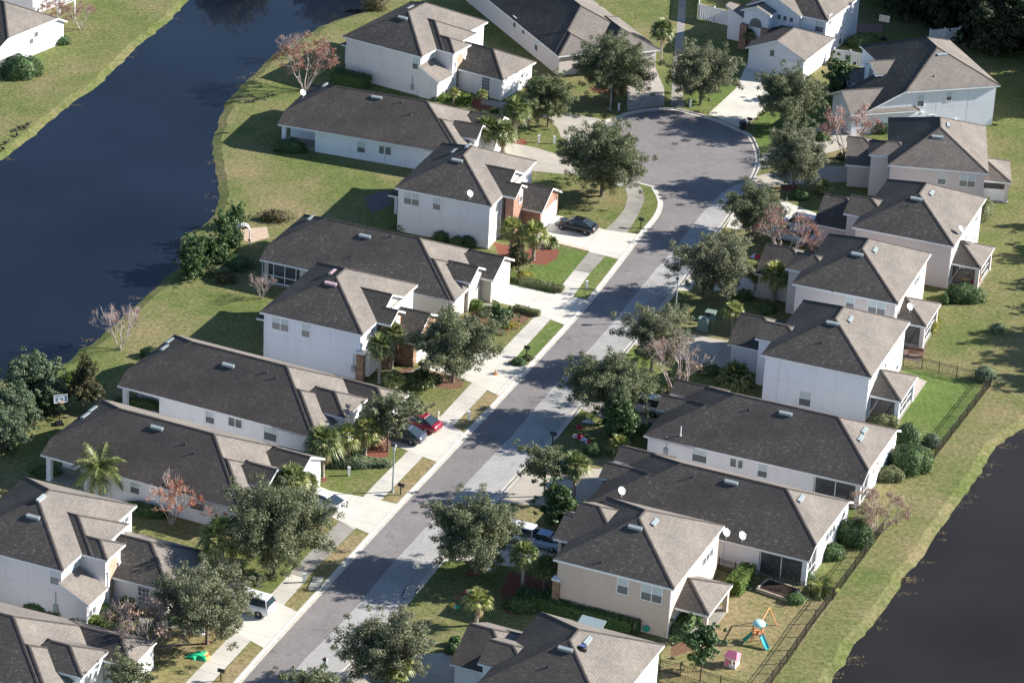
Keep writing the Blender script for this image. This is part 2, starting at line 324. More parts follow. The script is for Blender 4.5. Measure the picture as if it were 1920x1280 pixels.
east=[(790,-60),(735,-12),(708,12),(652,32),(600,50),(565,72),(540,88),(512,105),(495,122),(480,138),(452,160),(440,175),(422,197),(412,225),(402,250),(398,270),(400,295),(404,320),(410,345),(412,370),(405,392),(390,418),(362,432),(338,445),(336,475),(342,497),(312,520),(290,542),(270,562),(240,587),(200,620),(176,642),(150,655),(128,680),(92,688),(45,702),(0,712),(-160,800)]
west=[(-160,395),(-60,340),(0,302),(40,272),(60,258),(90,232),(140,190),(180,165),(215,130),(262,85),(318,40),(350,5),(372,-15),(400,-60)]
canal=P2(east+west+[(480,-120),(700,-130)],WZ)
pond=P2([(2300,700),(1990,745),(1920,802),(1897,815),(1870,835),(1852,860),(1840,887),(1815,920),(1795,950),(1785,965),(1762,990),(1745,1022),(1725,1052),(1690,1087),(1680,1110),(1660,1140),(1635,1172),(1602,1210),(1590,1235),(1557,1277),(1530,1320),(1500,1400),(2300,1400)],WZ)
canal=resample(canal,0.9,0.16); pond=resample(pond,0.9,0.16)
def bank(poly,name):
    d=-1.0 if area(poly)>0 else 1.0
    out=[Vector((p.x,p.y,0)) for p in resample(offset(poly,d),50,0)]
    inn=[Vector((p.x,p.y,WZ-0.25)) for p in offset(poly,-d*0.7)]
    mb=MB(); n=len(poly)
    for i in range(n):
        j=(i+1)%n
        q=[out[i],out[j],poly[j],poly[i]]; q2=[poly[i],poly[j],inn[j],inn[i]]
        if area(q)<0: q=q[::-1]
        if area(q2)<0: q2=q2[::-1]
        mb.face(q,0); mb.face(q2,1)
    struct(mb.obj(name,[MT['grass'],MT['mud']])); return out
hole1=bank(canal,'canal_bank'); hole2=bank(pond,'pond_bank')
sheet('canal_water',offset(canal,-0.5 if area(canal)>0 else .5),WZ,MT['water']); sheet('pond_water',offset(pond,-0.5 if area(pond)>0 else .5),WZ,MT['water_b'])
# weed and scum lying in the shallows
wr_=random.Random(3); MT['weed']=leafmat('water_weed',(0.10,0.065,0.035),(0.20,0.14,0.08),(0.27,0.22,0.12),0.1)
for poly,nm,cnt in ((canal,'canal',30),(pond,'pond',45)):
    mb=MB(); vis=[p for p in poly if abs(p.x)<60 and 235<p.y<420]; d=0.5 if area(poly)>0 else -0.5
    for _ in range(cnt):
        i=wr_.randrange(len(vis)); p=vis[i]; q=poly[(poly.index(p)+1)%len(poly)]; t=(q-p).normalized(); n_=Vector((-t.y,t.x,0))*(1 if d>0 else -1)
        c=p+n_*wr_.uniform(.1,.9)+t*wr_.uniform(-.5,.5); L=wr_.uniform(.3,1.6)
        for _k in range(int(26*L)):
            e=Vector((c.x+wr_.gauss(0,.45*L),c.y+wr_.gauss(0,.22*L),WZ+.012+wr_.uniform(0,.02))); a=wr_.uniform(0,6.28); s_=wr_.uniform(.04,.12)
            mb.face([(e.x+s_*math.cos(a),e.y+s_*math.sin(a),e.z),(e.x-s_*math.sin(a)*.5,e.y+s_*math.cos(a)*.5,e.z),(e.x-s_*math.cos(a),e.y-s_*math.sin(a),e.z),(e.x+s_*math.sin(a)*.5,e.y-s_*math.cos(a)*.5,e.z)])
    o=mb.obj('water_weed',MT['weed']); o['kind']='stuff'; o['label']='brown weed floating in the shallows of the '+nm
# road: outer edge of the kerbs
kl=[(330,1405),(380,1345),(440,1275),(494,1214),(557,1146),(620,1078),(692,1000),(744,944),(819,866),(870,811),(936,742),(1000,672),(1059,609),(1101,561),(1160,486),(1195,439),(1222,410),(1232,392),(1234,375),(1220,350)]
kl=P2(kl)
cx,cy=16.2,362.3
circ=[Vector((cx+11.2*math.cos(R(a)),cy+11.2*math.sin(R(a)),0)) for a in (244,230,215,200,185,170,158,146)]
top=P2([(1140,225),(1175,210),(1210,204),(1257,200),(1287,207),(1322,216),(1360,229),(1387,242),(1410,252),(1420,270),(1427,292),(1424,315),(1412,340),(1396,368),(1380,392),(1365,415)])
kr=P2([(1340,447),(1297,512),(1270,547),(1180,656),(1091,765),(1037,830),(977,890),(930,942),(877,1004),(832,1052),(780,1115),(735,1165),(671,1239),(635,1275),(560,1360),(520,1405)])
kl=smooth(kl,1); kr=smooth(kr,1); mid=smooth(circ+top,1)
line=kl+mid+kr
road_poly=line
if area(road_poly)>0: sgn=1.0
else: sgn=-1.0
road_out=offset(line,-0.15*sgn,closed=False)
sheet('road',road_out,-0.105,MT['road_dark'])
seam=P2([(1412,335),(1380,345),(1352,362),(1322,392),(1290,432),(1255,475),(1230,503),(1202,537),(1150,602),(1115,642),(1035,727),(992,776),(960,815),(895,882),(822,960),(775,1012),(730,1060),(680,1122),(640,1165),(600,1205),(572,1232),(532,1280),(450,1370),(425,1400)])
sheet('resurfaced_road_lane',[v for v in (offset(P2([(1424,322),(1412,345),(1396,370),(1380,394),(1365,415)]),0.1*sgn,False)+offset(kr,0.1*sgn,False))]+seam[::-1],-0.1005,MT['road_light'])
def ribbon(poly,prof,name,mats,mi):
    rows=[[Vector((p.x,p.y,z)) for p in offset(poly,d*sgn,closed=False)] for d,z in prof]
    mb=MB()
    for k,(a,b) in enumerate(zip(rows,rows[1:])):
        for i in range(len(poly)-1):
            q=[a[i],a[i+1],b[i+1],b[i]]
            if area(q)<0: q=q[::-1]
            mb.face(q,mi[k])
    return struct(mb.obj(name,mats))
ribbon(line,[(-0.02,-0.02),(-0.015,0.016),(0.15,0.016),(0.30,-0.085),(0.36,-0.09),(0.60,-0.097)],'kerb',[MT['kerb'],MT['gutter']],[0,0,0,1,0])
# the lawn sheet with holes
def build_ground():
    pts=[];edges=[];faces=[]
    X0,X1,Y0,Y1=-600,600,60,1500
    loops=[[Vector((X0,Y0,0)),Vector((X1,Y0,0)),Vector((X1,Y1,0)),Vector((X0,Y1,0))],hole1,hole2,[Vector((p.x,p.y,0)) for p in line]]
    for L in loops:
        k=len(pts); n=len(L)
        pts+=[Vector((p.x,p.y)) for p in L]; edges+=[(k+i,k+(i+1)%n) for i in range(n)]
        faces.append(tuple(range(k,k+n)))
    vs,es,fs,ov,oe,of=delaunay_2d_cdt(pts,edges,faces,0,1e-4)
    mb=MB(); mb.v=[(v.x,v.y,0) for v in vs]
    def inpoly(x,y,L):
        c=False; n=len(L); j=n-1
        for i in range(n):
            if (L[i].y>y)!=(L[j].y>y) and x<(L[j].x-L[i].x)*(y-L[i].y)/(L[j].y-L[i].y)+L[i].x: c=not c
            j=i
        return c
    for f in fs:
        a,b,c=[vs[i] for i in f[:3]]
        mx,my=(a.x+b.x+c.x)/3,(a.y+b.y+c.y)/3
        if any(inpoly(mx,my,L) for L in loops[1:]): continue
        cr=(b.x-a.x)*(c.y-a.y)-(b.y-a.y)*(c.x-a.x)
        mb.f.append(tuple(f) if cr>0 else tuple(f)[::-1]); mb.m.append(0); mb.uv.append(None)
    o=mb.obj('ground',MT['grass']); o['kind']='structure'
build_ground()
# sidewalks
wl=[(290,1345),(347,1280),(439,1184),(502,1120),(562,1055),(637,976),(680,932),(705,905),(765,845),(822,785),(885,717),(960,637),(1007,589),(1040,552),(1076,507),(1105,472),(1135,431),(1155,412),(1170,393),(1177,371),(1172,352),(1150,345)]
wr=[(1160,330),(1190,338),(1205,355),(1208,375),(1200,396),(1190,415),(1175,436),(1135,480),(1106,512),(1074,556),(1030,601),(985,650),(911,734),(842,806),(792,857),(715,937),(665,992),(600,1056),(562,1100),(526,1141),(470,1201),(397,1279),(340,1345)]
sheet('sidewalk',P2(wl+wr),0.006,MT['walk'])
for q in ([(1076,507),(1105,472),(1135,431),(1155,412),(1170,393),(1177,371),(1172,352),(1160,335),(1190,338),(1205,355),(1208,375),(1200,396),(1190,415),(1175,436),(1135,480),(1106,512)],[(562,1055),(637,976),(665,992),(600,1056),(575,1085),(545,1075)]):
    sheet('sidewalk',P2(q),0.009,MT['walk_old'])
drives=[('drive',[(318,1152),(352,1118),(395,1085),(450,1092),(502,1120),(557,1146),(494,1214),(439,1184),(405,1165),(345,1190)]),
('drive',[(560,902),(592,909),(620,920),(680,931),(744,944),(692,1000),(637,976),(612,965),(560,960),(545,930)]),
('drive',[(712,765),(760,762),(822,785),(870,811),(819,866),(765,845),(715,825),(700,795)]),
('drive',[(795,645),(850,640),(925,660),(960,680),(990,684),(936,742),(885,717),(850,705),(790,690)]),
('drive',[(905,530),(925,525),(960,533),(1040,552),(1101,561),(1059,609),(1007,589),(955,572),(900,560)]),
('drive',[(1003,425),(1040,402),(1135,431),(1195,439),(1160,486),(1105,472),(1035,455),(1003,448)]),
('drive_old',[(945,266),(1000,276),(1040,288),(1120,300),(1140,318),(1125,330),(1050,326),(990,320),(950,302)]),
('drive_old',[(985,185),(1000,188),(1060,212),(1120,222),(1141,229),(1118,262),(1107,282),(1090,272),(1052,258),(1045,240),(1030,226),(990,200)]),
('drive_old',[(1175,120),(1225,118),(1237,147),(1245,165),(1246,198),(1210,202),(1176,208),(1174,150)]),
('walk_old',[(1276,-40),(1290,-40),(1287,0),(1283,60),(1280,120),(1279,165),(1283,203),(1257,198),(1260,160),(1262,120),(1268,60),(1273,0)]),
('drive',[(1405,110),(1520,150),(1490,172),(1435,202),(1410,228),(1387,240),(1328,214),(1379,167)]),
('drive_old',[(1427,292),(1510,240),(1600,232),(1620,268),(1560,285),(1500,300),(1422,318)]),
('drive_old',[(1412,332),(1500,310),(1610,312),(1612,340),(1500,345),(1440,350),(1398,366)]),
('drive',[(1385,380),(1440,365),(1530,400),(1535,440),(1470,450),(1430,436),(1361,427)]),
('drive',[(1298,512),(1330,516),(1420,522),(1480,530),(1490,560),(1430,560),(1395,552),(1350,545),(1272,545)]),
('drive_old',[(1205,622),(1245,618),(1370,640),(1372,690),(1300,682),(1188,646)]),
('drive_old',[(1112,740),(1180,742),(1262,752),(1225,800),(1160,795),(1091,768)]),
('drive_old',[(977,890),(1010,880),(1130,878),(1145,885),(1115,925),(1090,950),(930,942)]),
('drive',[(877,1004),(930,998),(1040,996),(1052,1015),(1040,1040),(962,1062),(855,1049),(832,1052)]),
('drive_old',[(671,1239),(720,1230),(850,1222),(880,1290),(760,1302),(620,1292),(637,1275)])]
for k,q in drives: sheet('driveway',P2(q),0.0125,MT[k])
# entry paths
paths=[[(255,1155),(285,1160),(318,1168),(352,1165),(345,1175),(315,1178),(280,1170),(262,1166)],
 [(890,560),(905,568),(930,572),(925,588),(905,590),(895,580)],[(1010,448),(1035,452),(1020,468),(1000,462)],
 [(905,185),(945,192),(985,190),(985,198),(940,202),(900,196)],[(760,700),(792,686),(800,692),(775,705)]]
for q in paths: sheet('path',P2(q),0.0165,MT['walk_old'])
# garden stepping slabs beside the driveway of the brick fronted house
mb=MB()
for i in range(5):
    p=G(1050+12.6*i,456+3.1*i); mb.box(p.x,p.y,0.03,0.75,0.6,0.05,0,R(-18))
struct(mb.obj('path',plain('pink_slabs',(0.62,0.47,0.38),0.9)))
# patios
sheet('patio',P2([(1693,640),(1738,640),(1737,655),(1725,680),(1693,672)]),0.006,MT['stone'])
sheet('patio',P2([(1715,705),(1738,715),(1712,752),(1690,745)]),0.006,plain('paver_patio',(0.42,0.36,0.31),0.9,0.2,0.35,5))
sheet('patio',P2([(452,430),(500,425),(505,445),(470,455),(448,447)]),0.006,plain('tan_patio',(0.50,0.38,0.28),0.9,0.2,0.15,2))
sheet('patio',P2([(685,370),(725,355),(735,385),(695,400)]),0.006,plain('grey_patio',(0.13,0.12,0.12),0.9,0.2,0.3,2))
sheet('patio',P2([(1600,45),(1660,45),(1652,60),(1600,60)]),0.006,plain('brick_patio',(0.28,0.17,0.14),0.9,0.2,0.3,3))
# lawn patches with their own grass
lawns=[('grass_green',[(1693,690),(1728,694),(1827,717),(1843,722),(1750,850),(1735,845),(1700,800),(1690,790),(1665,770),(1700,720)]),
('grass_green',[(1131,482),(1158,487),(1100,560),(1076,556),(1104,513)]),('grass_green',[(1035,602),(1057,609),(1001,671),(962,668),(990,645)]),
('grass_green',[(1076,508),(1040,552),(960,533),(935,520),(1000,500),(1040,462),(1100,475)]),
('grass_dry',[(910,736),(934,742),(870,810),(843,807)]),('grass_dry',[(791,859),(817,866),(744,943),(716,938)]),('grass_dry',[(665,994),(690,1001),(620,1078),(556,1145),(527,1141),(600,1058)]),('grass_dry',[(470,1203),(492,1214),(440,1274),(400,1318),(360,1318),(397,1280)]),
('grass_dry',[(439,1186),(347,1281),(290,1340),(230,1300),(215,1230),(290,1180),(400,1168)]),
('grass_dry',[(1240,1195),(1400,1110),(1560,1128),(1440,1290),(1240,1290)]),
('grass_green',[(1330,150),(1380,140),(1378,166),(1328,213),(1289,205),(1290,160)]),
('grass_green',[(1415,232),(1437,205),(1480,180),(1560,170),(1590,215),(1530,236),(1425,285),(1420,262)]),
('grass_green',[(1190,650),(1290,685),(1330,720),(1262,750),(1180,740),(1115,738)])]
for k,q in lawns: sheet('lawn',resample(P2(q),1.2,0.10),0.003,MT[k])
# mulch beds
beds=[('mulch',[(1000,462),(1030,460),(1048,470),(1045,485),(1020,498),(992,492),(985,475)]),('mulch',[(925,455),(960,462),(985,475),(975,500),(935,482)]),
('mulch',[(1105,165),(1160,150),(1165,170),(1140,180),(1110,172)]),('mulch',[(960,258),(985,262),(990,272),(962,272)]),('mulch_b',[(755,690),(800,690),(850,700),(872,710),(865,728),(835,730),(800,722),(760,718),(735,705)]),
('mulch',[(590,890),(612,893),(617,900),(592,905)]),('mulch_b',[(893,560),(935,580),(990,575),(1000,590),(965,620),(930,628),(900,605),(885,585)]),('mulch',[(872,1072),(885,1066),(900,1070),(900,1076),(880,1083),(870,1078)]),
('mulch',[(950,1070),(1020,1080),(1040,1110),(1000,1150),(950,1150),(935,1110)]),('mulch_b',[(377,1200),(400,1200),(402,1208),(380,1212)]),('mulch',[(1010,925),(1030,925),(1035,935),(1008,937)]),
('mulch',[(1465,345),(1490,345),(1495,355),(1470,358)]),('mulch_b',[(1260,1215),(1300,1185),(1310,1205),(1290,1222),(1262,1230)]),('mulch',[(1355,1112),(1390,1095),(1400,1105),(1375,1120),(1357,1122)]),('mulch_b',[(290,1145),(330,1150),(345,1158),(320,1168),(290,1160)]),
('mulch',[(880,185),(930,188),(960,200),(950,212),(890,206)]),('mulch_b',[(1240,738),(1290,730),(1300,745),(1245,752)]),('mulch',[(640,845),(720,838),(730,852),(690,868),(640,862)])]
for k,q in beds: sheet('mulch_bed',smooth(resample(P2(q),1.0,0.15),1),0.0045,MT[k])
# manhole, storm drain inlets
mb=MB(); p=G(1266,268); mb.lathe([(0.42,0),(0.42,0.012),(0.36,0.016)],0,0,20); o=mb.obj('manhole_cover',plain('cast_iron',(0.09,0.085,0.085),0.7,0.4)); o.location=(p.x,p.y,-0.102); tag(o,'round iron manhole cover in the cul-de-sac asphalt','manhole cover')
for (a,b_,lab) in (((598,1080),(586,1107),'storm drain inlet in the shaded kerb beside the left sidewalk'),((775,1095),(763,1122),'storm drain inlet in the right hand kerb below the shaded lawn')):
    A=G(*a); B=G(*b_); d=(B-A).normalized(); c=(A+B)/2; rz=math.atan2(d.y,d.x)
    root=empty('storm_drain',lab,'storm drain',(c.x,c.y,0),rz,'kerb inlets')
    mb=MB(); mb.box(0,0,0.015,2.4,0.9,0.05); mb.obj('slab',MT['gutter'],root)
    mb=MB(); mb.box(0,-0.52 if a[0]>700 else -0.52,-0.01,1.8,0.06,0.09); mb.box(0,0.52,-0.01,1.8,0.06,0.09); mb.obj('opening',MT['pipe'],root)
# ================= houses =================================================
def clip(poly,f):
    """keep the part of a convex polygon of (u,v) where f<=0 (f linear)"""
    out=[]; n=len(poly)
    for i in range(n):
        a,b=poly[i],poly[(i+1)%n]; fa,fb=f(a),f(b)
        if fa<=1e-9: out.append(a)
        if (fa<-1e-9 and fb>1e-9) or (fa>1e-9 and fb<-1e-9):
            t=fa/(fa-fb); out.append((a[0]+(b[0]-a[0])*t,a[1]+(b[1]-a[1])*t))
    return out
class Block:
    def __init__(s,u0,u1,v0,v1,ze,sides='hhhh',pitch=0.5,over={},oh=0.35,wall=None,foot=None,z0=0.0,dz=0.0,nowall=False):
        s.r=(u0,u1,v0,v1); s.ze=ze; s.oh=oh; s.wall=wall; s.foot=foot; s.z0=z0; s.nowall=nowall; s.sides=sides
        s.pl=[]
        D={'U-':(1,0,-u0),'U+':(-1,0,u1),'V-':(0,1,-v0),'V+':(0,-1,v1)}
        for k,c in zip(('U-','U+','V-','V+'),sides):
            if c=='g': continue
            z,p=over.get(k,(ze,pitch)); a,b,o=D[k]
            s.pl.append((a*p,b*p,z+o*p+dz,k))
    def z(s,u,v): return min(a*u+b*v+c for a,b,c,k in s.pl)
    def inside(s,u,v): u0,u1,v0,v1=s.r; return u0<=u<=u1 and v0<=v<=v1
def build_block_roof(bl,roof,trim,az=70):
    u0,u1,v0,v1=bl.r; rect=[(u0,v0),(u1,v0),(u1,v1),(u0,v1)]
    for i,(a,b,c,k) in enumerate(bl.pl):
        poly=rect
        for j,(a2,b2,c2,k2) in enumerate(bl.pl):
            if i!=j: poly=clip(poly,lambda p,A=a-a2,B=b-b2,Cc=c-c2:A*p[0]+B*p[1]+Cc)
            if len(poly)<3: break
        if len(poly)<3: continue
        z=lambda p:a*p[0]+b*p[1]+c
        p3=[(p[0],p[1],z(p)) for p in poly]
        sl=math.sqrt(1+a*a+b*b)
        if k[0]=='U': uv=[(p[1]+u0*1.7,p[0]*sl*(1 if a>0 else -1)) for p in poly]
        else: uv=[(p[0]+v0*1.3,p[1]*sl*(1 if b>0 else -1)) for p in poly]
        # shade put into the colour: slopes turned from the sun get darker stained shingles
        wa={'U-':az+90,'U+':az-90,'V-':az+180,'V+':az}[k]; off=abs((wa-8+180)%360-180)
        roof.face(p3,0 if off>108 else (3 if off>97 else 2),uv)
        trim.face([(x,y,zz-0.2) for x,y,zz in p3][::-1],1)
        n=len(poly)
        for q in range(n):
            p,r=poly[q],poly[(q+1)%n]
            onb=any(abs(p[d]-val)<1e-6 and abs(r[d]-val)<1e-6 for d,val in ((0,u0),(0,u1),(1,v0),(1,v1)))
            zp,zr=z(p),z(r)
            if math.hypot(p[0]-r[0],p[1]-r[1])<0.02: continue
            if onb:
                # fascia: thin board standing proud of the edge
                ex,ey=r[0]-p[0],r[1]-p[1]; L=math.hypot(ex,ey); nx,ny=ey/L*0.03,-ex/L*0.03
                nx*=-0.6; ny*=-0.6; nx2,ny2=nx*3,ny*3
                c8=[(p[0]+nx2,p[1]+ny2,zp-0.24),(p[0]+nx,p[1]+ny,zp-0.24),(r[0]+nx,r[1]+ny,zr-0.24),(r[0]+nx2,r[1]+ny2,zr-0.24),(p[0]+nx2,p[1]+ny2,zp-0.03),(p[0]+nx,p[1]+ny,zp-0.03),(r[0]+nx,r[1]+ny,zr-0.03),(r[0]+nx2,r[1]+ny2,zr-0.03)]
                trim.quadbox(c8,0)
            else:
                # ridge / hip cap
                d=Vector((r[0]-p[0],r[1]-p[1],zr-zp)); 
                nrm=Vector((-a,-b,1)).normalized(); side=nrm.cross(d).normalized()*0.15
                P=Vector((p[0],p[1],zp)); Q=Vector((r[0],r[1],zr)); up=Vector((0,0,0.045)); 
                roof.face([P+up,Q+up,Q+side+nrm*0.03,P+side+nrm*0.03],1)
def wall_block(bl,mb,mi=0,keep=None):
    u0,u1,v0,v1=bl.r; o=bl.oh
    foots=bl.foot or [(u0+o,u1-o,v0+o,v1-o)]
    for (a0,a1,b0,b1) in foots:
        for (p,q) in (((a0,b0),(a1,b0)),((a1,b0),(a1,b1)),((a1,b1),(a0,b1)),((a0,b1),(a0,b0))):
            ts={0.0,1.0}
            for i in range(len(bl.pl)):
                for j in range(i):
                    A=[bl.pl[i][k]-bl.pl[j][k] for k in range(3)]
                    f0=A[0]*p[0]+A[1]*p[1]+A[2]; f1=A[0]*q[0]+A[1]*q[1]+A[2]
                    if f0*f1<0: ts.add(f0/(f0-f1))
            ts=sorted(ts); top=[]
            for t in ts:
                u=p[0]+(q[0]-p[0])*t; v=p[1]+(q[1]-p[1])*t; top.append((u,v,bl.z(u,v)-0.1))
            mb.face([(p[0],p[1],bl.z0),(q[0],q[1],bl.z0)]+top[::-1],mi)
class House:
    def __init__(s,name,label,Bpx,hB,az,blocks,wall,roofm='shingle',group='houses along the street',cat='house',fix=(0,0)):
        b=G(*Bpx,hB); s.az=az; s.rz=R(az-90)
        ca,sa=math.cos(s.rz),math.sin(s.rz)
        loc=Vector((b.x+fix[0]*ca-fix[1]*sa,b.y+fix[0]*sa+fix[1]*ca,0)); s.loc=loc; s.bl=blocks
        s.root=empty(name,label,cat,loc,s.rz,group)
        roof=MB(); trim=MB(); 
        for i,bl in enumerate(blocks):
            if i: bl.pl=[(a,b_,c-0.004*i,k) for a,b_,c,k in bl.pl]
            build_block_roof(bl,roof,trim,az)
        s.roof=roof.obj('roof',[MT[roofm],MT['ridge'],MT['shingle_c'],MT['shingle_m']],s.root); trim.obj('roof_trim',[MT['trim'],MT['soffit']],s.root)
        mats=[]; mb=MB()
        for bl in blocks:
            if bl.nowall: continue
            w_=bl.wall or wall
            if w_ not in mats: mats.append(w_)
            wall_block(bl,mb,mats.index(w_))
        mb.obj('wall',[MT[m] for m in mats],s.root)
        b0=blocks[0]; u0,u1,v0,v1=b0.r
        if name!='bungalow':
            for (x,z,sx,sz) in (((u0+u1)/2,2.72,u1-u0-.72,.03),(u0+(u1-u0)*.34,2.5,.025,4.9),(u0+(u1-u0)*.68,2.5,.025,4.9)):
                mb=MB(); mb.box(x,v0+.348,z,sx,.01,sz); mb.obj('wall_joint',MT['soffit'],s.root)
    def L(s,p):  # world to local
        d=p-s.loc; ca,sa=math.cos(s.rz),math.sin(s.rz); return Vector((d.x*ca+d.y*sa,-d.x*sa+d.y*ca,d.z))
    def ray(s,px,py):
        o=s.L(Vector((0,0,CAMH))); q=s.L(G(px,py,0)); return o,(q-o)
    def on_wall(s,side,val,px,py):
        o,d=s.ray(px,py); k=0 if side[0]=='U' else 1
        t=(val-o[k])/d[k]; p=o+d*t; return p
    def on_roof(s,px,py):
        o,d=s.ray(px,py)
        for i in range(1200):
            t=0.9+0.1*i/1200; p=o+d*t
            zs=[b.z(p.x,p.y) for b in s.bl if b.inside(p.x,p.y)]
            if zs and p.z<=max(zs):
                best=max((b.z(p.x,p.y),j) for j,b in enumerate(s.bl) if b.inside(p.x,p.y))[1]
                b=s.bl[best]; pl=min(b.pl,key=lambda q:q[0]*p.x+q[1]*p.y+q[2]); return Vector((p.x,p.y,max(zs))),pl
        return None,None
    def window(s,side,px,py,w_,h_,kind='sh',bi=0,pos=None,zc=None):
        bl=s.bl[bi]; u0,u1,v0,v1=bl.r; o=bl.oh
        val={'U-':u0+o,'U+':u1-o,'V-':v0+o,'V+':v1-o}[side]
        if pos is None:
            p=s.on_wall(side,val,px,py); pos=p.y if side[0]=='U' else p.x; zc=p.z
        sg=1 if side[1]=='+' else -1
        def Q(a,z,d):  # a along wall, z up, d outward
            return (val+sg*d,pos+a*sg,zc+z) if side[0]=='U' else (pos-a*sg,val+sg*d,zc+z)
        def bar(mb,a0,a1,z0,z1,d0,d1,mi=0):
            mb.quadbox([Q(a0,z0,d1),Q(a1,z0,d1),Q(a1,z0,d0),Q(a0,z0,d0),Q(a0,z1,d1),Q(a1,z1,d1),Q(a1,z1,d0),Q(a0,z1,d0)],mi)
        W2,H2=w_/2,h_/2; fr=MB(); t=0.07
        for a0,a1,z0,z1 in ((-W2-t,W2+t,-H2-t,-H2),(-W2-t,W2+t,H2,H2+t),(-W2-t,-W2,-H2,H2),(W2,W2+t,-H2,H2)): bar(fr,a0,a1,z0,z1,-0.02,0.06)
        cols=2 if kind in('dbl','sl') else (3 if kind=='tri' else 1)
        for c in range(1,cols):
            x=-W2+w_*c/cols; bar(fr,x-0.04,x+0.04,-H2,H2,-0.02,0.055)
        if kind in('sh','dbl','tri'): bar(fr,-W2,W2,-0.025,0.025,-0.02,0.045)
        if kind=='grid':
            for c in (1,2): bar(fr,-W2+w_*c/3-0.015,-W2+w_*c/3+0.015,-H2,H2,-0.02,0.04)
            for c in (1,2,3): bar(fr,-W2,W2,-H2+h_*c/4-0.015,-H2+h_*c/4+0.015,-0.02,0.035)
        if kind=='arch':
            pass
        f=fr.obj('window',MT['trim'],s.root)
        g=MB()
        if kind in('sh','dbl','tri'):
            g.face([Q(-W2,0,0.02),Q(W2,0,0.02),Q(W2,H2,0.02),Q(-W2,H2,0.02)],0); g.face([Q(-W2,-H2,0.02),Q(W2,-H2,0.02),Q(W2,0,0.02),Q(-W2,0,0.02)],1)
        else: g.face([Q(-W2,-H2,0.02),Q(W2,-H2,0.02),Q(W2,H2,0.02),Q(-W2,H2,0.02)],1)
        g.obj('pane',[MT['blind'],MT['pane']],f)
        return f
    def garage(s,side,bi,pos,w_=4.9,h_=2.15,mat='trim'):
        bl=s.bl[bi]; u0,u1,v0,v1=bl.r; o=bl.oh; val={'U-':u0+o,'U+':u1-o,'V-':v0+o,'V+':v1-o}[side]; sg=1 if side[1]=='+' else -1
        mb=MB()
        for k in range(4):
            z0=0.03+k*h_/4; z1=z0+h_/4-0.03
            for c in range(4):
                a0=pos-w_/2+c*w_/4+0.03; a1=a0+w_/4-0.06
                if side[0]=='U': mb.box(val+sg*0.025,(a0+a1)/2,(z0+z1)/2,0.05,a1-a0,z1-z0)
                else: mb.box((a0+a1)/2,val+sg*0.025,(z0+z1)/2,a1-a0,0.05,z1-z0)
        if side[0]=='U': mb.box(val+sg*0.012,pos,h_/2,0.03,w_,h_)
        else: mb.box(pos,val+sg*0.012,h_/2,w_,0.03,h_)
        return mb.obj('garage_door',MT[mat],s.root)
    def vent(s,px,py,m='metal',w_=1.25,name='roof_vent'):
        p,pl=s.on_roof(px,py)
        if p is None: print('vent miss',s.root.name,px,py); return
        a,b,c,k=pl; ax=Vector((0,1,0)) if k[0]=='U' else Vector((1,0,0)); up=Vector((a,b,0)).normalized(); sl=math.hypot(a,b)
        mb=MB(); c8=[]
        for (e,zl,zu) in ((0,-0.05,-0.05),(1,0.21,0.13)):
            for (q,w) in ((-1,-1),(1,-1),(1,1),(-1,1)):
                pt=p+ax*(q*w_/2)+up*(w*0.16); pt.z=p.z+sl*w*0.16+(zl if w<0 else zu); c8.append(pt)
        o=1 if ax.cross(up).z>0 else 0
        if not o: c8=[c8[1],c8[0],c8[3],c8[2],c8[5],c8[4],c8[7],c8[6]]
        mb.quadbox(c8); mb.obj(name,MT[m],s.root)
    def pipe(s,px,py,h_=0.35,m='pipe'):
        p,pl=s.on_roof(px,py)
        if p is None: print('pipe miss',px,py); return
        mb=MB(); mb.tube([p-Vector((0,0,.1)),p+Vector((0,0,h_))],[0.06,0.05],8); mb.tube([p-Vector((0,0,.05)),p+Vector((0,0,.07))],[0.13,0.08],8)
        mb.obj('vent_pipe',MT[m],s.root)
    def dish(s,px,py,wall=None,face=305,lean=0.5):
        if wall: p=s.on_wall(wall[0],wall[1],px,py)
        else: p,pl=s.on_roof(px,py)
        if p is None: print('dish miss',px,py); return
        f=R(face)-s.rz; d=Vector((math.cos(f)*math.cos(R(40)),math.sin(f)*math.cos(R(40)),math.sin(R(40))))
        c=p+Vector((0,0,0.68)); m=MB(); m.tube([p-Vector((0,0,.1)),p+Vector((0,0,.55)),c-d*0.12],0.03,6); root=m.obj('satellite_dish',MT['dish'],s.root)
        x=d.cross(Vector((0,0,1))).normalized(); y=x.cross(d); m=MB(); n=18; rings=[]
        for r,dep in ((0.02,-0.085),(0.17,-0.062),(0.28,-0.025),(0.34,0.0),(0.35,0.012),(0.33,0.0),(0.27,-0.04),(0.16,-0.08),(0.02,-0.10)):
            k=len(m.v); rings.append(k)
            for j in range(n):
                t=2*math.pi*j/n; m.v.append(tuple(c+x*(r*math.cos(t))+y*(r*1.12*math.sin(t))+d*dep))
        for a,b in zip(rings,rings[1:]):
            for j in range(n): m.f.append((a+j,a+(j+1)%n,b+(j+1)%n,b+j)); m.m.append(0); m.uv.append(None)
        m.obj('reflector',MT['dish'],root,smooth=True)
        m=MB(); e=c-y*0.45; m.tube([e,c+d*0.42-y*0.1],0.02,5); m.box(*(c+d*0.45-y*0.08),0.12,0.14,0.12); m.obj('feed_arm',MT['dish'],root)
    def post(s,u,v,w_=0.35,h_=2.6,mat=None,name='column'):
        mb=MB(); mb.box(u,v,h_/2,w_,w_,h_); mb.box(u,v,0.08,w_+.08,w_+.08,0.16); mb.box(u,v,h_-0.1,w_+.08,w_+.08,0.12); return mb.obj(name,MT[mat or 'white'],s.root)
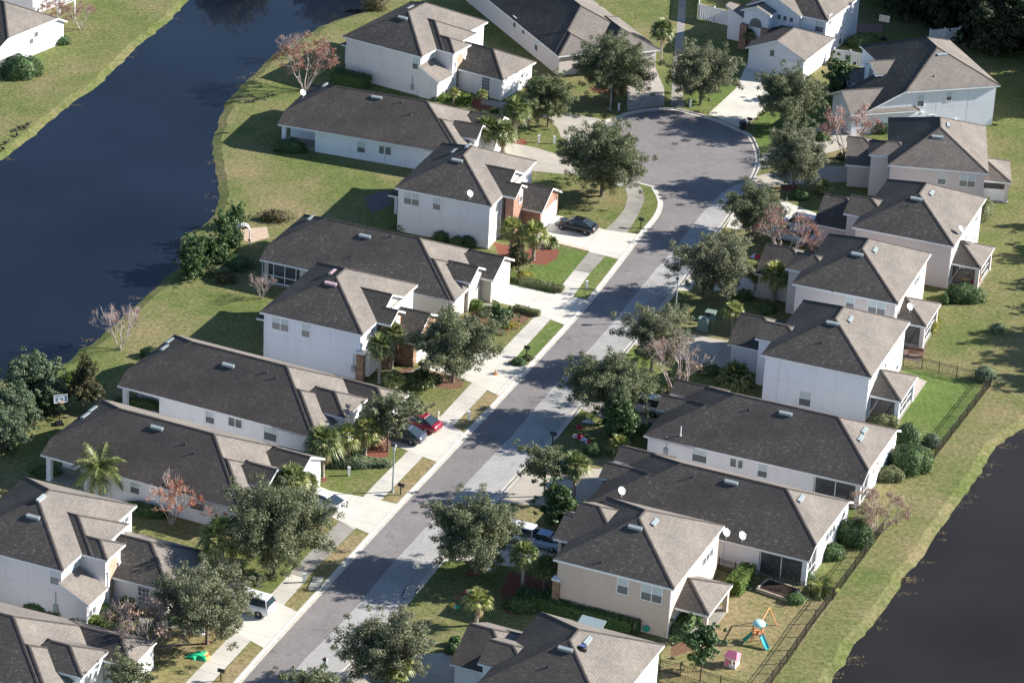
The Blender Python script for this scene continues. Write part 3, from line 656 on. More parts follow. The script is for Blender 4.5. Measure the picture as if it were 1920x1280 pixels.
    def spout(s,u,v,h_,nm='downspout'):
        mb=MB(); mb.box(u,v,h_/2,0.08,0.08,h_-0.1); mb.box(u,v,0.1,0.3,0.1,0.08); mb.obj(nm,MT['trim'],s.root)
    def screen(s,p,q,h_=2.5,n=3,panel=True,mid=True):
        """screened wall of a porch between two points (u,v): white frame and mesh panels"""
        p=Vector((*p,0)); q=Vector((*q,0)); mb=MB(); d=(q-p); L=d.length; d.normalize(); rz=math.atan2(d.y,d.x)
        for i in range(n+1):
            c=p+d*(L*i/n); mb.box(c.x,c.y,h_/2,0.07,0.07,h_,0,rz)
        for z in ((0.12,0.95,h_-0.06) if mid else (0.1,h_-0.06)):
            c=(p+q)/2; mb.box(c.x,c.y,z,L-0.08,0.06,0.09 if z!=0.12 else 0.22,0,rz)
        f=mb.obj('screen_frame',MT['trim'],s.root)
        if panel:
            mb=MB(); c=(p+q)/2; mb.box(c.x,c.y,h_/2,L-0.1,0.012,h_-0.1,0,rz); mb.obj('screen',MT['mesh'],f)
    def pergola(s): pass
_m,_n,_b=newmat('porch_mesh',0.9,0.1); _b.inputs['Base Color'].default_value=(0.10,0.10,0.11,1); _b.inputs['Alpha'].default_value=0.5; MT['mesh']=_m
B=Block; WS=5.1; ES=2.75
# ---- right row, two-storey model -----------------------------------------
def right_two(lab,Bpx,az,W,wall,gar=(5.6,13.1,-16.2),bay=(3.3,7.7,-12.8),porch=(1.35,7.6,2.85),extra=(),fix=(0,0),garwall=None,baysides='ghhh',bayp=0.45,roofm='shingle',porchcol=None,stone=True,screens=True):
    bl=[B(-11.1,0,0,W,WS)]
    if gar: bl.append(B(gar[2],-10,gar[0],gar[1],ES,'ghhh'))
    if bay: bl.append(B(bay[2],-8,bay[0],bay[1],WS,baysides,pitch=bayp))
    bl+=list(extra)
    if porch: bl.append(B(-0.36,porch[2],porch[0],porch[1],2.6,'ghhh',pitch=0.45,nowall=True))
    H=House('two_storey_house',lab,Bpx,WS,az,bl,wall,roofm,fix=fix)
    if porch:
        p0,p1,pu=porch; c=porchcol or wall
        for v in (p0+.4,p1-.4): H.post(pu-.4,v,0.4,2.45,c)
        if screens: H.screen((-0.3,p0+.4),(pu-.62,p0+.4),2.4,1,mid=False); H.screen((pu-.4,p0+.62),(pu-.4,p1-.62),2.4,3)
        mb=MB(); mb.box(pu/2-.2,(p0+p1)/2,0.06,pu,p1-p0,0.12); mb.obj('porch_floor',MT['walk_old'],H.root)
    return H
R9=right_two('house cut off by the bottom edge, solar panel and round solar fan on its roof',(1134,1347),67.6,13.0,'white',gar=(5.4,13.0,-15.9),bay=(3.0,7.6,-12.4),roofm='shingle_b',porch=None)
R8=right_two('tan stucco two-storey house with stone corner pier and open covered patio',(1264,1104),68.3,12.7,'tan',gar=None,bay=None,extra=[B(-12.5,-11.5,3.4,8.4,WS,'gghh'),B(-11.7,-6,3.404,11.2,WS,'ghhh',pitch=0.5),B(-14.2,-10,8.6,12.8,ES,'ghhh')],porch=(1.35,7.4,2.85),screens=False)
for x in R8.window('V-',1168,1097.5,0.95,1.5),R8.window('V-',1222,1112,1.85,1.5,'dbl'),R8.window('U+',1327,1037,2.6,1.5,'tri'),R8.window('U+',1270,1157,1.6,2.0,'dbl'): pass
R8.vent(1191,990); R8.vent(1228,980); R8.pipe(1128,1053,0.2)
mb=MB(); mb.box(-10.72,0.32,1.5,0.62,0.5,3.0); R8.sp=mb.obj('stone_pier',MT['stone'],R8.root); mb=MB(); mb.box(-10.72,0.32,3.08,0.8,0.68,0.16); mb.obj('pier_cap',MT['trim'],R8.sp)
R5=right_two('white two-storey house with screened porch beside the fenced bright green yard',(1634,708),70,14.1,'blue')
R5.window('V-',1509.5,747,1.15,1.5); 
for a in ((1660,680,.7,1.2),(1682,683,1.0,1.3),(1645,704,1.2,1.3)): R5.window('U+',*a,'sh')
R5.vent(1561,607); R5.vent(1595,600); R5.vent(1454,0) if 0 else None; R5.pipe(1541,642,.25); R5.dish(1455,572,face=305)
R4=right_two('cream two-storey house with triple rear windows and a dish on its screened porch roof',(1684,570),71,13.9,'pinkish',gar=(5.8,13.4,-16.6),bay=(3.3,7.9,-12.8),baysides='hhhh')
R4.window('V-',1594,567.5,.85,1.3); R4.window('V-',1644,577,1.75,1.5,'dbl'); R4.window('U+',1719.5,520,2.0,1.4,'tri')
R4.vent(1607,478); R4.vent(1641,470); R4.pipe(1559,570,.2); R4.dish(1705,586,face=305)
R3=right_two('blush two-storey house with bright toys on its screened porch',(1789,462),70.5,14.4,'pinkish',gar=(4.2,12.2,-16.4),bay=(3.1,8.4,-12.9))
for a in ((1831,405,.9,1.3),(1795,466,1.6,1.3),(1812,440,.8,1.2)): R3.window('U+',*a,'dbl')
R3.vent(1718,374); R3.vent(1747,363); R3.pipe(1703,386,.25); R3.dish(1801,440,face=330); R3.dish(1822,460,face=305)
R2=right_two('greige two-storey house with white-walled rear porch at the bend of the cul-de-sac',(1854,325),85.5,14.1,'pinkish',gar=(4.8,12.4,-15.6),bay=(2.6,6.8,-13.2),baysides='hhhh',porch=(4.0,10.4,2.9))
mb=MB(); mb.box(2.4,7.2,.75,.12,5.6,1.5); mb.box(1.1,4.45,.75,2.4,.12,1.5); mb.obj('porch_half_wall',MT['white'],R2.root)
R2.window('V-',1766,335,.85,1.3); R2.window('V-',1814,339,1.7,1.35,'dbl'); R2.vent(1758,258); R2.vent(1778,236); 
# catslide house
R1=House('two_storey_house','pale blue two-storey house with long dark front roof slope, arched dormer and rear white fence',(1876,160),WS,108,
 [B(-11.8,0,0,15,WS,'hhhh',over={'U-':(5.212,0.475)}),B(-17.3,-7,0.002,7.0,WS,'hghg',over={'U-':(2.6,0.475),'V-':(WS,0.5)},foot=[(-16.9,-8,.355,6.65)]),B(-18.7,-10,-0.2,6.6,ES,'ghhh'),B(-13.5,-7,5.7,10.0,WS,'ghhh',pitch=0.42),B(-15.2,-10,9.5,13.6,2.6,'ghhh')],'blue')
R1.window('V-',1726,189,.85,1.45); R1.window('V-',1779.5,181,.6,1.1); R1.window('V-',1746.5,223,.8,.9)
R1.vent(1767,104); R1.pipe(1751,144,.25); R1.window('U-',1633,140,1.2,1.4,'grid',3); R1.garage('U-',2,3.2)
for px,py in ((1729,211),(1791,224)):
    q=R1.on_wall('V-',0.35,px,py); mb=MB(); mb.box(q.x,q.y-.1,q.z,.25,.25,.2); mb.obj('wall_vent',MT['trim'],R1.root)
# ---- right row, bungalows -------------------------------------------------
def right_bung(lab,Bpx,az,wall):
    foot=[(-20.6,-4.6,.35,12.15),(-4.6,-0.2,3.4,12.15)]
    bl=[B(-20.7,0.15,0,12.5,ES,'hhhh',over={'U+':(3.55,0.5)},foot=foot),B(-21.3,-16.1,0,9.0,ES,'hghh',foot=[(-20.95,-16.2,.353,8.65)]),B(-22.0,-17,5.3,8.6,3.0,'ghhh',wall='stone'),B(-22.0,-17,9.0,12.3,3.0,'ghhh')]
    H=House('bungalow',lab,Bpx,ES,az,bl,wall)
    H.post(-0.35,0.6,0.4,2.6,'white'); H.screen((-4.5,0.5),(-0.6,0.5),2.5,2,mid=False); H.screen((-0.3,0.9),(-0.3,3.3),3.2,2)
    mb=MB(); mb.box(-2.4,1.9,0.06,4.4,3.0,0.12); mb.obj('porch_floor',MT['walk_old'],H.root); return H
R6=right_bung('pale bungalow above another bungalow, large ball shaped shrub at its bright rear wall',(1615,909),69,'white2')
R6.window('V-',1312,852,1.4,1.5); R6.window('V-',1381,868,1.2,.85,'sl'); R6.window('V-',1430,882,.9,1.3); R6.window('U+',1657,872,2.8,1.5,'tri')
for a in ((1473,776),(1621,808),(1614,822)): R6.vent(*a)
R6.pipe(1405,768,.25); R6.pipe(1276,816,.9,'trim'); 
R7=right_bung('bungalow with white dishes along its roof edge, behind the tan house',(1515,1051),68,'white2')
R7.window('U+',1557,992,2.6,1.5,'tri'); R7.vent(1371,905); R7.vent(1502,936); R7.pipe(1300,894,.35); R7.dish(1165,932,face=305); R7.dish(1361,1010,face=305); R7.dish(1391,1016,face=305)
# ---- left row, two-storey models -----------------------------------------
def left_gable(lab,Bpx,az,W,wall,front,garv,garu):
    bl=[B(-11.1,0,0,W,WS),B(-7,0.15,3.35,10.0,WS,'hghh',wall='trim'),B(-0.1,1.5,3.352,6.9,WS,'gghh',wall=front),B(-3,garu,garv[0],garv[1],ES,'hghh',wall=front)]
    return House('two_storey_house',lab,Bpx,WS,az,bl,wall)
L6=left_gable('two-storey house with red brick front bay, black car in its driveway',(922,387),71,13.9,'white2','brick',(6.2,12.6),3.6)
L6.window('V-',772,372.5,1.7,1.4,'dbl'); L6.window('V-',819,382,.85,1.35); L6.window('U+',931,387,.8,1.4); L6.window('U+',976,368,.9,1.4,'sh',2); L6.garage('U+',3,9.4)
L6.vent(857,302); L6.vent(851,285); L6.vent(877,275); L6.dish(881,374,face=305); L6.pipe(800,300,.2)
L4=left_gable('two-storey house with stacked stone piers and pinkish roof vents, behind two palms',(680,628),69,13.3,'blue','stone',(5.2,12.4),3.4)
L4.window('V-',526,606,1.75,1.45,'dbl'); L4.window('V-',573.5,619,.85,1.4); L4.window('U+',690,625,1.0,1.4); L4.window('U+',744,608,.9,1.4,'sh',2); L4.garage('U+',3,8.8)
L4.vent(620,533,'metal_pink'); L4.vent(623,511,'metal_pink'); L4.pipe(716,515,.3,'trim')
mb=MB(); mb.box(-0.25,0.3,1.5,0.75,0.55,3.0); sp=mb.obj('stone_pier',MT['stone'],L4.root); mb=MB(); mb.box(-0.25,0.3,3.08,0.95,0.75,0.14); mb.obj('pier_cap',MT['trim'],sp)
mb=MB(); mb.box(0.05,2.0,1.55,0.7,2.3,2.5); mb.obj('bay_window',[MT['trim']],L4.root)
for H in (L4,L6):
    mb=MB(); mb.box(-12.6,4.6,1.2,0.3,0.3,2.4); mb.box(-12.6,9.6,1.2,0.3,0.3,2.4); mb.obj('porch_post',MT['white'],H.root)
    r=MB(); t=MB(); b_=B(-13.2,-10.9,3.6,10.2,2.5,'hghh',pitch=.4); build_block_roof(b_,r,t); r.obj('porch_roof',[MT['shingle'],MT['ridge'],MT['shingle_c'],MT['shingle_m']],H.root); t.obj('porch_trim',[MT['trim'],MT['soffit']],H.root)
def left_arch(lab,Bpx,az,W,wall,t1=7.2,t2=10.8,gu=8.4,fix=(0,0)):
    bl=[B(-11.1,0,0,W,WS),B(-8,1.0,3.3,t2,WS),B(-0.8,2.4,3.302,t1,WS,'ghhh'),B(-3,gu,4.7,12.4,ES),B(-0.4,2.5,-0.1,3.25,2.5,'gggg',nowall=False,foot=[(-0.3,2.15,0.2,3.3)])]
    bl[4].pl=[(-0.5,0,2.5+0.5*2.5,'U+')]; bl[4].sides='ghgg'
    H=House('two_storey_house',lab,Bpx,WS,az,bl,wall,fix=fix)
    # arched entry in the tower: flat panel, recess shade painted in, pale surround
    mb=MB(); u=2.07; v0,v1=(3.3+t1)/2-.8,(3.3+t1)/2+.8; pts=[(v0,0.02),(v1,0.02),(v1,3.6)]
    for k in range(1,9): a=math.pi*k/9; pts.append(((v0+v1)/2+math.cos(a)*(v1-v0)/2,3.6+math.sin(a)*(v1-v0)/2))
    pts.append((v0,3.6)); mb.face([(u,a,z) for a,z in pts]); mb.obj('entry_arch',plain('arch_recess_shade',(0.42,0.32,0.23),.9),H.root)
    mb=MB(); mb.box(u+.03,v0-.12,1.8,.14,.22,3.6); mb.box(u+.03,v1+.12,1.8,.14,.22,3.6); mb.box(u+.05,v0-.12,3.55,.24,.34,.16); mb.box(u+.05,v1+.12,3.55,.24,.34,.16); mb.obj('arch_surround',MT['trim'],H.root)
    return H
L8=left_arch('two-storey house with tall arched entry, red shrub tree at its canal side corner',(791,107),60.6,15.0,'cream')
L8.window('V-',779,119,.75,1.4); L8.window('U+',808,110,1.1,1.4); L8.window('U+',833,169,1.2,1.25,'dbl',4); L8.window('V-',911,157,1.0,1.6,'grid',3); L8.garage('U+',3,8.6)
mb=MB(); mb.box(-13.0,4.0,1.2,0.25,0.25,2.4); mb.box(-13.0,8.6,1.2,0.25,0.25,2.4); mb.obj('porch_post',MT['white'],L8.root)
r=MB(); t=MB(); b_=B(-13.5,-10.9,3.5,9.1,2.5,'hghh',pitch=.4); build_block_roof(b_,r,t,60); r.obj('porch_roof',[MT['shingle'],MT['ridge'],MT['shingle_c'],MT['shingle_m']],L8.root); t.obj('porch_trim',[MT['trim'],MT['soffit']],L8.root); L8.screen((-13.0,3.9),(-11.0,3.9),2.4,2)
L8.vent(755,35); L8.vent(769,15); L8.dish(938,88,face=305)
L1=left_arch('two-storey house with tall arched entry, silver SUV beside its garage',(118,1070),68.8,13.1,'cream',6.6,9.8,7.6)
L1.window('V-',103,1081,.85,1.35); L1.window('U+',137,1070,1.1,1.4); L1.window('U+',172,1140,1.2,1.25,'dbl',4); L1.window('V-',270,1110,1.1,1.6,'grid',3); L1.garage('U+',3,8.6)
L1.vent(62,970); L1.vent(77,935); L1.window('U+',232,973,1.6,1.0,'dbl',0)
# ---- left row, bungalows ---------------------------------------------------
def left_bung(lab,Bpx,az,wall,gables=True,fix=(0,0),roofm='shingle_b',W=12.5,hB=ES,cut=True,L=22.2):
    foot=[(-L+4.4,-0.85,.35,W-.35),(-L+.35,-L+4.4,3.2,W-.35)]
    bl=[B(-L,-0.5,0,W,ES,'hhhh',over={'U-':(3.6,0.5)},foot=foot),B(-4.9,0,0,8.5,ES,'ghhh',foot=[(-4.8,-.35,.353,8.15)])]
    if gables: bl+=[B(-4.5,0.35,3.3,7.3,3.55,'hghh'),B(-5,1.5,6.6,12.5,ES,'hghh')]
    else: bl+=[B(-5.5,0.9,3.6,8.3,3.5,'hhhh'),B(-5,3.2,7.9,W,ES,'hhhh')]
    H=House('bungalow',lab,Bpx,hB,az,bl,wall,roofm,fix=fix)
    H.post(-L+.6,0.6,0.45,2.6,wall); mb=MB(); mb.box(-L+2.4,1.8,0.06,4.2,2.9,0.12); mb.obj('porch_floor',MT['walk_old'],H.root)
    H.garage('U+',3,9.7 if gables else 10.2,4.6)
    return H
L7=left_bung('long bungalow with a satellite dish at its canal end, in front of the arched house',(870.7,292.3),73.4,'white')
L7.window('V-',677.5,276,.9,1.25); L7.window('V-',722,282,1.4,.9,'sl'); L7.vent(706,184); L7.vent(609,161); L7.pipe(753,192,.3); L7.pipe(770,215,.3); L7.dish(568,184,face=305)
L5=left_bung('bungalow with greige side wall and small front gables beside the garden with the white arch',(853,565),69.4,'greige',roofm='shingle',L=21.8)
L5.vent(684,444); L5.vent(582,410); L5.pipe(734,443,.25); L5.pipe(659,481,.25); L5.screen((-21.7,0.55),(-17.9,0.55),2.5,3)
L3=left_bung('bungalow with three side windows, two parked sedans in its driveway',(596.2,821.2),66.4,'white',gables=False,L=21.5)
L3.window('V-',394,781,.9,1.3); L3.window('V-',441,791,1.4,.95,'sl'); L3.window('V-',507,811,1.3,1.6); L3.vent(428,686); L3.vent(308,653); L3.vent(318,640); L3.pipe(500,698,.25); L3.pipe(518,708,.25)
L2=left_bung('bungalow with a feathery palm at its side wall and white coupe in its driveway',(459.6,956.7),66.4,'white',L=21.2)
L2.window('V-',253,912.5,.9,1.3); L2.window('V-',370,942,1.35,1.4); L2.vent(294,803); L2.vent(160,780); L2.vent(174,768); L2.pipe(348,832,.25); L2.pipe(365,849,.25)
L0=left_bung('bungalow in the bottom left corner, mostly cut off by the frame',(96,1320),70.5,'white',gables=False,roofm='shingle')
# ---- top of the picture ----------------------------------------------------
L9=House('bungalow','bungalow at the top edge turned away from the street, pale side wall with three windows',(1040,100),ES,26,
 [B(-27,0,0,12.6,ES,'hhhh',foot=[(-26.6,-.35,.35,12.25)]),B(-9,2.6,5.6,12.9,ES,'hhhh'),B(-6,1.0,0.002,6.0,ES,'hhhh')],'pinkish')
for a in ((965,42,.8,1.3),(982,57,.9,.9),(1006,84,.9,1.5)): L9.window('V-',*a,'sh')
L9.dish(1209,55,face=305); L9.pipe(1125,12,.25)
T1=House('two_storey_house','white two-storey house with brick entry piers and wide pale driveway at the cul-de-sac',(1553,40),WS,64,
 [B(-10.6,0,0,11.5,WS,'hhhh'),B(-10.8,-3.4,-0.5,6,WS,'hhgh'),B(-10.7,-6.7,-2.2,4,5.0,'hhgh',pitch=.42),B(-7.2,0.75,-8.3,1,ES,'hhgh',pitch=.45),B(-13.5,-10,-.4,4.5,ES,'ghgh')],'white')
T1.window('V-',1537,50,1.1,1.4); T1.garage('V-',3,-3.2,4.9)
for a in ((1461,32),(1472,35),(1484,37.5)): T1.window('V-',*a,.45,.6,'one',1)
T1.window('U+',1556,37,.8,1.2); T1.window('U+',1575,72,.8,1.5)
T1.window('V-',1448,100,.55,.8,'one',3)
for u in (-10.1,-7.3):
    mb=MB(); mb.box(u,-2.0,1.6,0.9,0.9,3.2); mb.obj('brick_pier',MT['brick'],T1.root)
mb=MB(); pts=[(-9.5,3.0),(-7.9,3.0)]+[(-8.7+0.8*math.cos(math.pi*k/8),3.4+0.8*math.sin(math.pi*k/8)) for k in range(9)]
mb.face([(a,-1.88,z) for a,z in pts]); mb.obj('entry_arch',MT['pane'],T1.root)
TL1=House('bungalow','white house corner at the top left edge, round green shrub below its gable wall',(-4,92),ES,58,
 [B(-24,0.1,0,12.5,ES,'hhhh',over={'U+':(3.6,.5)})],'white')
TL1.window('U+',67,60,.7,1.3); TL1.window('U+',58,73,.7,1.3)
TL0=House('bungalow','pale house wall at the very top left, mostly outside the frame',(62,-8),ES,58,
 [B(-22,0,0,12,ES,'hhhh')],'white2')
# ================= vegetation ============================================
def leafquads(mb,pts,size,rr,mi=0,flat=0.35,asp=1.6):
    for p,nv in pts:
        n=(nv+Vector((rr.gauss(0,.6),rr.gauss(0,.6),rr.gauss(0,.6)+flat)))
        n=n.normalized() if n.length>1e-4 else Vector((0,0,1))
        x=n.cross(Vector((rr.uniform(-1,1),rr.uniform(-1,1),rr.uniform(-1,1)))).normalized(); y=n.cross(x)
        s=size*rr.uniform(.6,1.35); a=x*s*.5*asp; b=y*s*.5
        k=len(mb.v); mb.v+=[tuple(p-a),tuple(p-b*.8+a*.1),tuple(p+a),tuple(p+b*.8-a*.1)]; mb.f.append((k,k+1,k+2,k+3)); mb.m.append(mi); mb.uv.append(None)
def clump(rr,c,rad,n,sq=0.75):
    out=[]
    for _ in range(n):
        d=Vector((rr.gauss(0,1),rr.gauss(0,1),rr.gauss(0,1))).normalized()
        r=rad*(rr.random()**0.45); out.append((c+Vector((d.x*r,d.y*r,d.z*r*sq)),d))
    return out
PROTO={}
def link_hidden(me_list): pass
def make_tree(kind,seed,H,Rw,trunk_h,leaf,n_cl,n_leaf,lsize,clr,bark='bark',tr=0.17,core=0.55,low=0.35,fill=1.0):
    """prototype dict: trunk mesh, crown mesh (unit: metres, base at origin)"""
    rr=random.Random(seed); tk=MB(); cr=MB()
    cz=(trunk_h*low+H)/2; rz=(H-trunk_h*low)/2
    top=Vector((rr.uniform(-.3,.3),rr.uniform(-.3,.3),H*0.8))
    mid=Vector((rr.uniform(-.12,.12),rr.uniform(-.12,.12),trunk_h))
    tk.tube([Vector((0,0,-.1)),Vector((0,0,.15)),mid,mid.lerp(top,.5),top],[tr*1.5,tr,tr*.8,tr*.5,tr*.15],7)
    cents=[]
    for i in range(n_cl):
        a=rr.uniform(0,2*math.pi); zz=rr.uniform(-1,1); q=math.sqrt(1-zz*zz); k=rr.uniform(core,1.0)
        if rr.random()<0.15: k*=0.5
        wob=1+0.22*math.sin(3*a+seed)+0.12*math.sin(5*a+2*seed)
        c=Vector((Rw*q*math.cos(a)*k*wob,Rw*q*math.sin(a)*k*wob,cz+rz*zz*k*0.9))
        if c.z<trunk_h*low: c.z=trunk_h*low+.2
        cents.append(c)
    for c in cents:
        f=rr.uniform(.25,.9); s=mid.lerp(top,min(.9,max(0,(c.z-trunk_h)/(H-trunk_h+.01))*.6)); m=s.lerp(c,.5)+Vector((0,0,-.15))
        if rr.random()<0.75: tk.tube([s,m,c],[tr*.38,tr*.24,tr*.08],4,cap=False)
        pts=clump(rr,c,clr*rr.uniform(.65,1.25),int(n_leaf*rr.uniform(.6,1.3)))
        leafquads(cr,pts,lsize,rr)
        # stray tips
        d=(c-Vector((0,0,cz))); d=d.normalized() if d.length>.1 else Vector((0,0,1))
        for _ in range(2):
            e=c+d*clr*rr.uniform(.8,1.25)+Vector((rr.gauss(0,.4),rr.gauss(0,.4),rr.gauss(0,.3)))
            leafquads(cr,clump(rr,e,clr*.42,int(n_leaf*.14)),lsize,rr)
    PROTO[kind]=(tk.mesh(kind+'_trunk',[MT[bark]]),cr.mesh(kind+'_crown',[MT[leaf]]))
def place(kind,name,label,cat,px,py,h,wpx=None,group=None,rz=None,sc=None,crown='crown',trunk='trunk',base=None):
    """base pixel px,py on the ground; h height scale factor relative to prototype"""
    p=G(px,py) if base is None else base
    root=empty(name,label,cat,p,rz if rz is not None else (px*0.37+py*0.11)%6.28,group)
    s=sc if sc else h; root.scale=s if isinstance(s,tuple) else (s,s,s)
    for nm,me in ((trunk,PROTO[kind][0]),(crown,PROTO[kind][1])):
        if me is None: continue
        o=bpy.data.objects.new(nm,me); COL.objects.link(o); o.parent=root
    for nm,me in PROTO[kind][2:] :
        o=bpy.data.objects.new(nm,me); COL.objects.link(o); o.parent=root
    return root
for i in range(4): make_tree('oak%d'%i,11+i*7,7.0,3.6,2.3,'oak' if i%2==0 else 'oak_b',105,460,0.125,1.0,low=.66,core=.4)
make_tree('oakbig',71,8.4,4.6,2.4,'oak',150,480,0.13,1.08,low=.62,tr=.24,core=.4)
make_tree('olive0',91,6.4,2.7,1.9,'oak_olive',84,360,0.115,0.75,low=.6,tr=.12,core=.45)
make_tree('sparse0',95,5.4,2.4,2.2,'oak',52,190,0.13,0.62,low=.85,tr=.10,core=.45)
make_tree('magnolia0',105,5.2,1.5,0.9,'deep',46,170,0.2,0.6,low=.4,tr=.11,core=.3)
make_tree('small0',115,3.2,1.1,0.9,'deep',30,150,0.13,0.42,low=.8,tr=.05)
make_tree('forest0',125,11.5,3.4,3.0,'forest',80,190,0.27,1.15,low=.3,tr=.22); make_tree('forest1',126,14,2.8,7.0,'forest',60,190,0.26,1.1,low=.6,tr=.22)
make_tree('cedar0',135,6.5,1.7,0.5,'brownleaf',80,170,0.15,0.6,low=.4,tr=.12,core=.3)
make_tree('wax0',145,5.0,2.9,0.8,'bluegreen',80,270,0.15,0.8,low=.3,tr=.1); make_tree('holly0',155,3.6,1.25,0.5,'deep',40,230,0.15,0.52,low=.3,tr=.08,core=.3)
def taper_cedar():
    me=PROTO['cedar0'][1]
    for v in me.vertices:
        f=max(0.12,1.25-v.co.z/6.2); v.co.x*=f; v.co.y*=f
taper_cedar()
def make_myrtle(kind,seed,H,Rw,leaf,n_leaf,twig='twig',stems=6,dens=1.0,lsz=.16):
    rr=random.Random(seed); tk=MB(); cr=MB(); tips=[]
    def grow(p,d,L,r,dep):
        q=p+d*L; m=p.lerp(q,.5)+Vector((rr.gauss(0,.04),rr.gauss(0,.04),.03))*L
        tk.tube([p,m,q],[r,r*.85,r*.62],5 if dep<2 else 3,cap=False)
        if dep>=4:
            tips.append((q,d)); return
        for _ in range(rr.choice((2,3,3)) if dep<3 else int(4*dens)):
            e=(d+Vector((rr.gauss(0,.38),rr.gauss(0,.38),rr.gauss(.05,.2)))).normalized()
            grow(q,e,L*rr.uniform(.55,.85),r*.6,dep+1)
    for i in range(stems):
        a=2*math.pi*i/stems+rr.uniform(-.3,.3); d=Vector((math.cos(a)*.42*Rw/2,math.sin(a)*.42*Rw/2,1.0)).normalized()
        grow(Vector((math.cos(a)*.12,math.sin(a)*.12,-.05)),d,H*.34,.055,0)
    for q,d in tips:
        tk.tube([q,q+d*.25+Vector((rr.gauss(0,.06),rr.gauss(0,.06),.05))],[.01,.006],3,cap=False)
        if rr.random()<n_leaf: leafquads(cr,clump(rr,q,.30,16),lsz*.6,rr)
    PROTO[kind]=(tk.mesh(kind+'_stems',[MT[twig]]),cr.mesh(kind+'_leaves',[MT[leaf]]))
make_myrtle('myrtle_red',3,4.6,2.6,'redleaf',.4,stems=7); make_myrtle('myrtle_redlow',4,4.2,2.4,'redleaf',.2)
make_myrtle('myrtle_bare',5,4.2,2.0,'redleaf',.06,stems=6); make_myrtle('myrtle_grey',6,4.4,2.5,'twig_leaf' if 0 else 'paleleaf',.12,twig='twig'); make_myrtle('myrtle_dark',8,3.2,3.2,'paleleaf',.06,twig='twig_dark',stems=9)
make_myrtle('myrtle_pale',9,4.2,3.4,'paleleaf',.35,stems=8); make_myrtle('myrtle_orange',10,3.6,1.8,'orangeleaf',.22,stems=5,lsz=.17)
# palms --------------------------------------------------------------------
def make_sabal(kind,seed,H,R_,nf,leaf,skirt=0,tr=0.2,droop=1.0):
    rr=random.Random(seed); tk=MB(); cr=MB(); dd=MB()
    n=9; tk.tube([Vector((0.02*math.sin(i),0,H*i/n-(.1 if i==0 else 0))) for i in range(n+1)],[tr*(1.25 if i==0 else 1.0+.12*(i%2)) for i in range(n+1)],9)
    for k in range(int(H*5)):   # old leaf bases
        a=rr.uniform(0,6.28); z=rr.uniform(.3,H); e=Vector((math.cos(a),math.sin(a),0)); tk.tube([Vector((0,0,z))+e*tr*.8,Vector((0,0,z+.16))+e*(tr+.09)],[.05,.03],3)
    top=Vector((0,0,H))
    def fan(mb,a,el,pet,L,nb,spread,dr):
        d=Vector((math.cos(a)*math.cos(el),math.sin(a)*math.cos(el),math.sin(el)))
        e=top+d*pet+Vector((0,0,-.12*pet*dr)); mb.tube([top,top+d*pet*.5+Vector((0,0,.03)),e],[.03,.022,.018],3,cap=False)
        side=d.cross(Vector((0,0,1))).normalized(); nr=side.cross(d)
        for j in range(nb):
            t=(j/(nb-1)-.5)*spread; b=(d*math.cos(t)+side*math.sin(t)).normalized()
            l=L*(1-.28*abs(t)/(spread/2))*rr.uniform(.88,1.08); w=nr.cross(b).normalized()*(0.065)
            m=e+b*l*.55+nr*.04; tip=e+b*l+Vector((0,0,-l*.42*dr*rr.uniform(.6,1.3)))
            k=len(mb.v); mb.v+=[tuple(e),tuple(m-w),tuple(tip),tuple(m+w)]; mb.f.append((k,k+1,k+2,k+3)); mb.m.append(0); mb.uv.append(None)
    for i in range(nf):
        f=(i+.5)/nf; a=i*2.39996+rr.uniform(-.2,.2); el=R(82)-R(125)*(f**.8)*droop*.85
        fan(cr,a,el,R_*.42*rr.uniform(.85,1.1),R_*.62*rr.uniform(.85,1.1),15,R(165),.4+f)
    ex=[]
    if skirt:
        for i in range(skirt): fan(dd,rr.uniform(0,6.28),-R(rr.uniform(45,80)),R_*.35,R_*.45,9,R(110),1.0)
        ex=[('dead_fronds',dd.mesh(kind+'_dead',[MT['palm_dead']]))]
    PROTO[kind]=(tk.mesh(kind+'_trunk',[MT['palm_trunk']]),cr.mesh(kind+'_crown',[MT[leaf]]),*ex)
make_sabal('sabal0',21,3.2,2.1,38,'palm',7,.2,.9); make_sabal('sabal1',22,4.2,1.9,34,'palm',6,.17,.9); make_sabal('fan0',23,2.4,1.6,20,'palm_yellow',2,.15,.85); make_sabal('fan1',24,3.0,2.0,26,'palm_yellow',5,.18,.9)
make_sabal('fanlow',25,.7,1.6,22,'palm_yellow',2,.16,.8); make_sabal('sago0',27,.35,1.2,34,'palm',0,.15,.8)
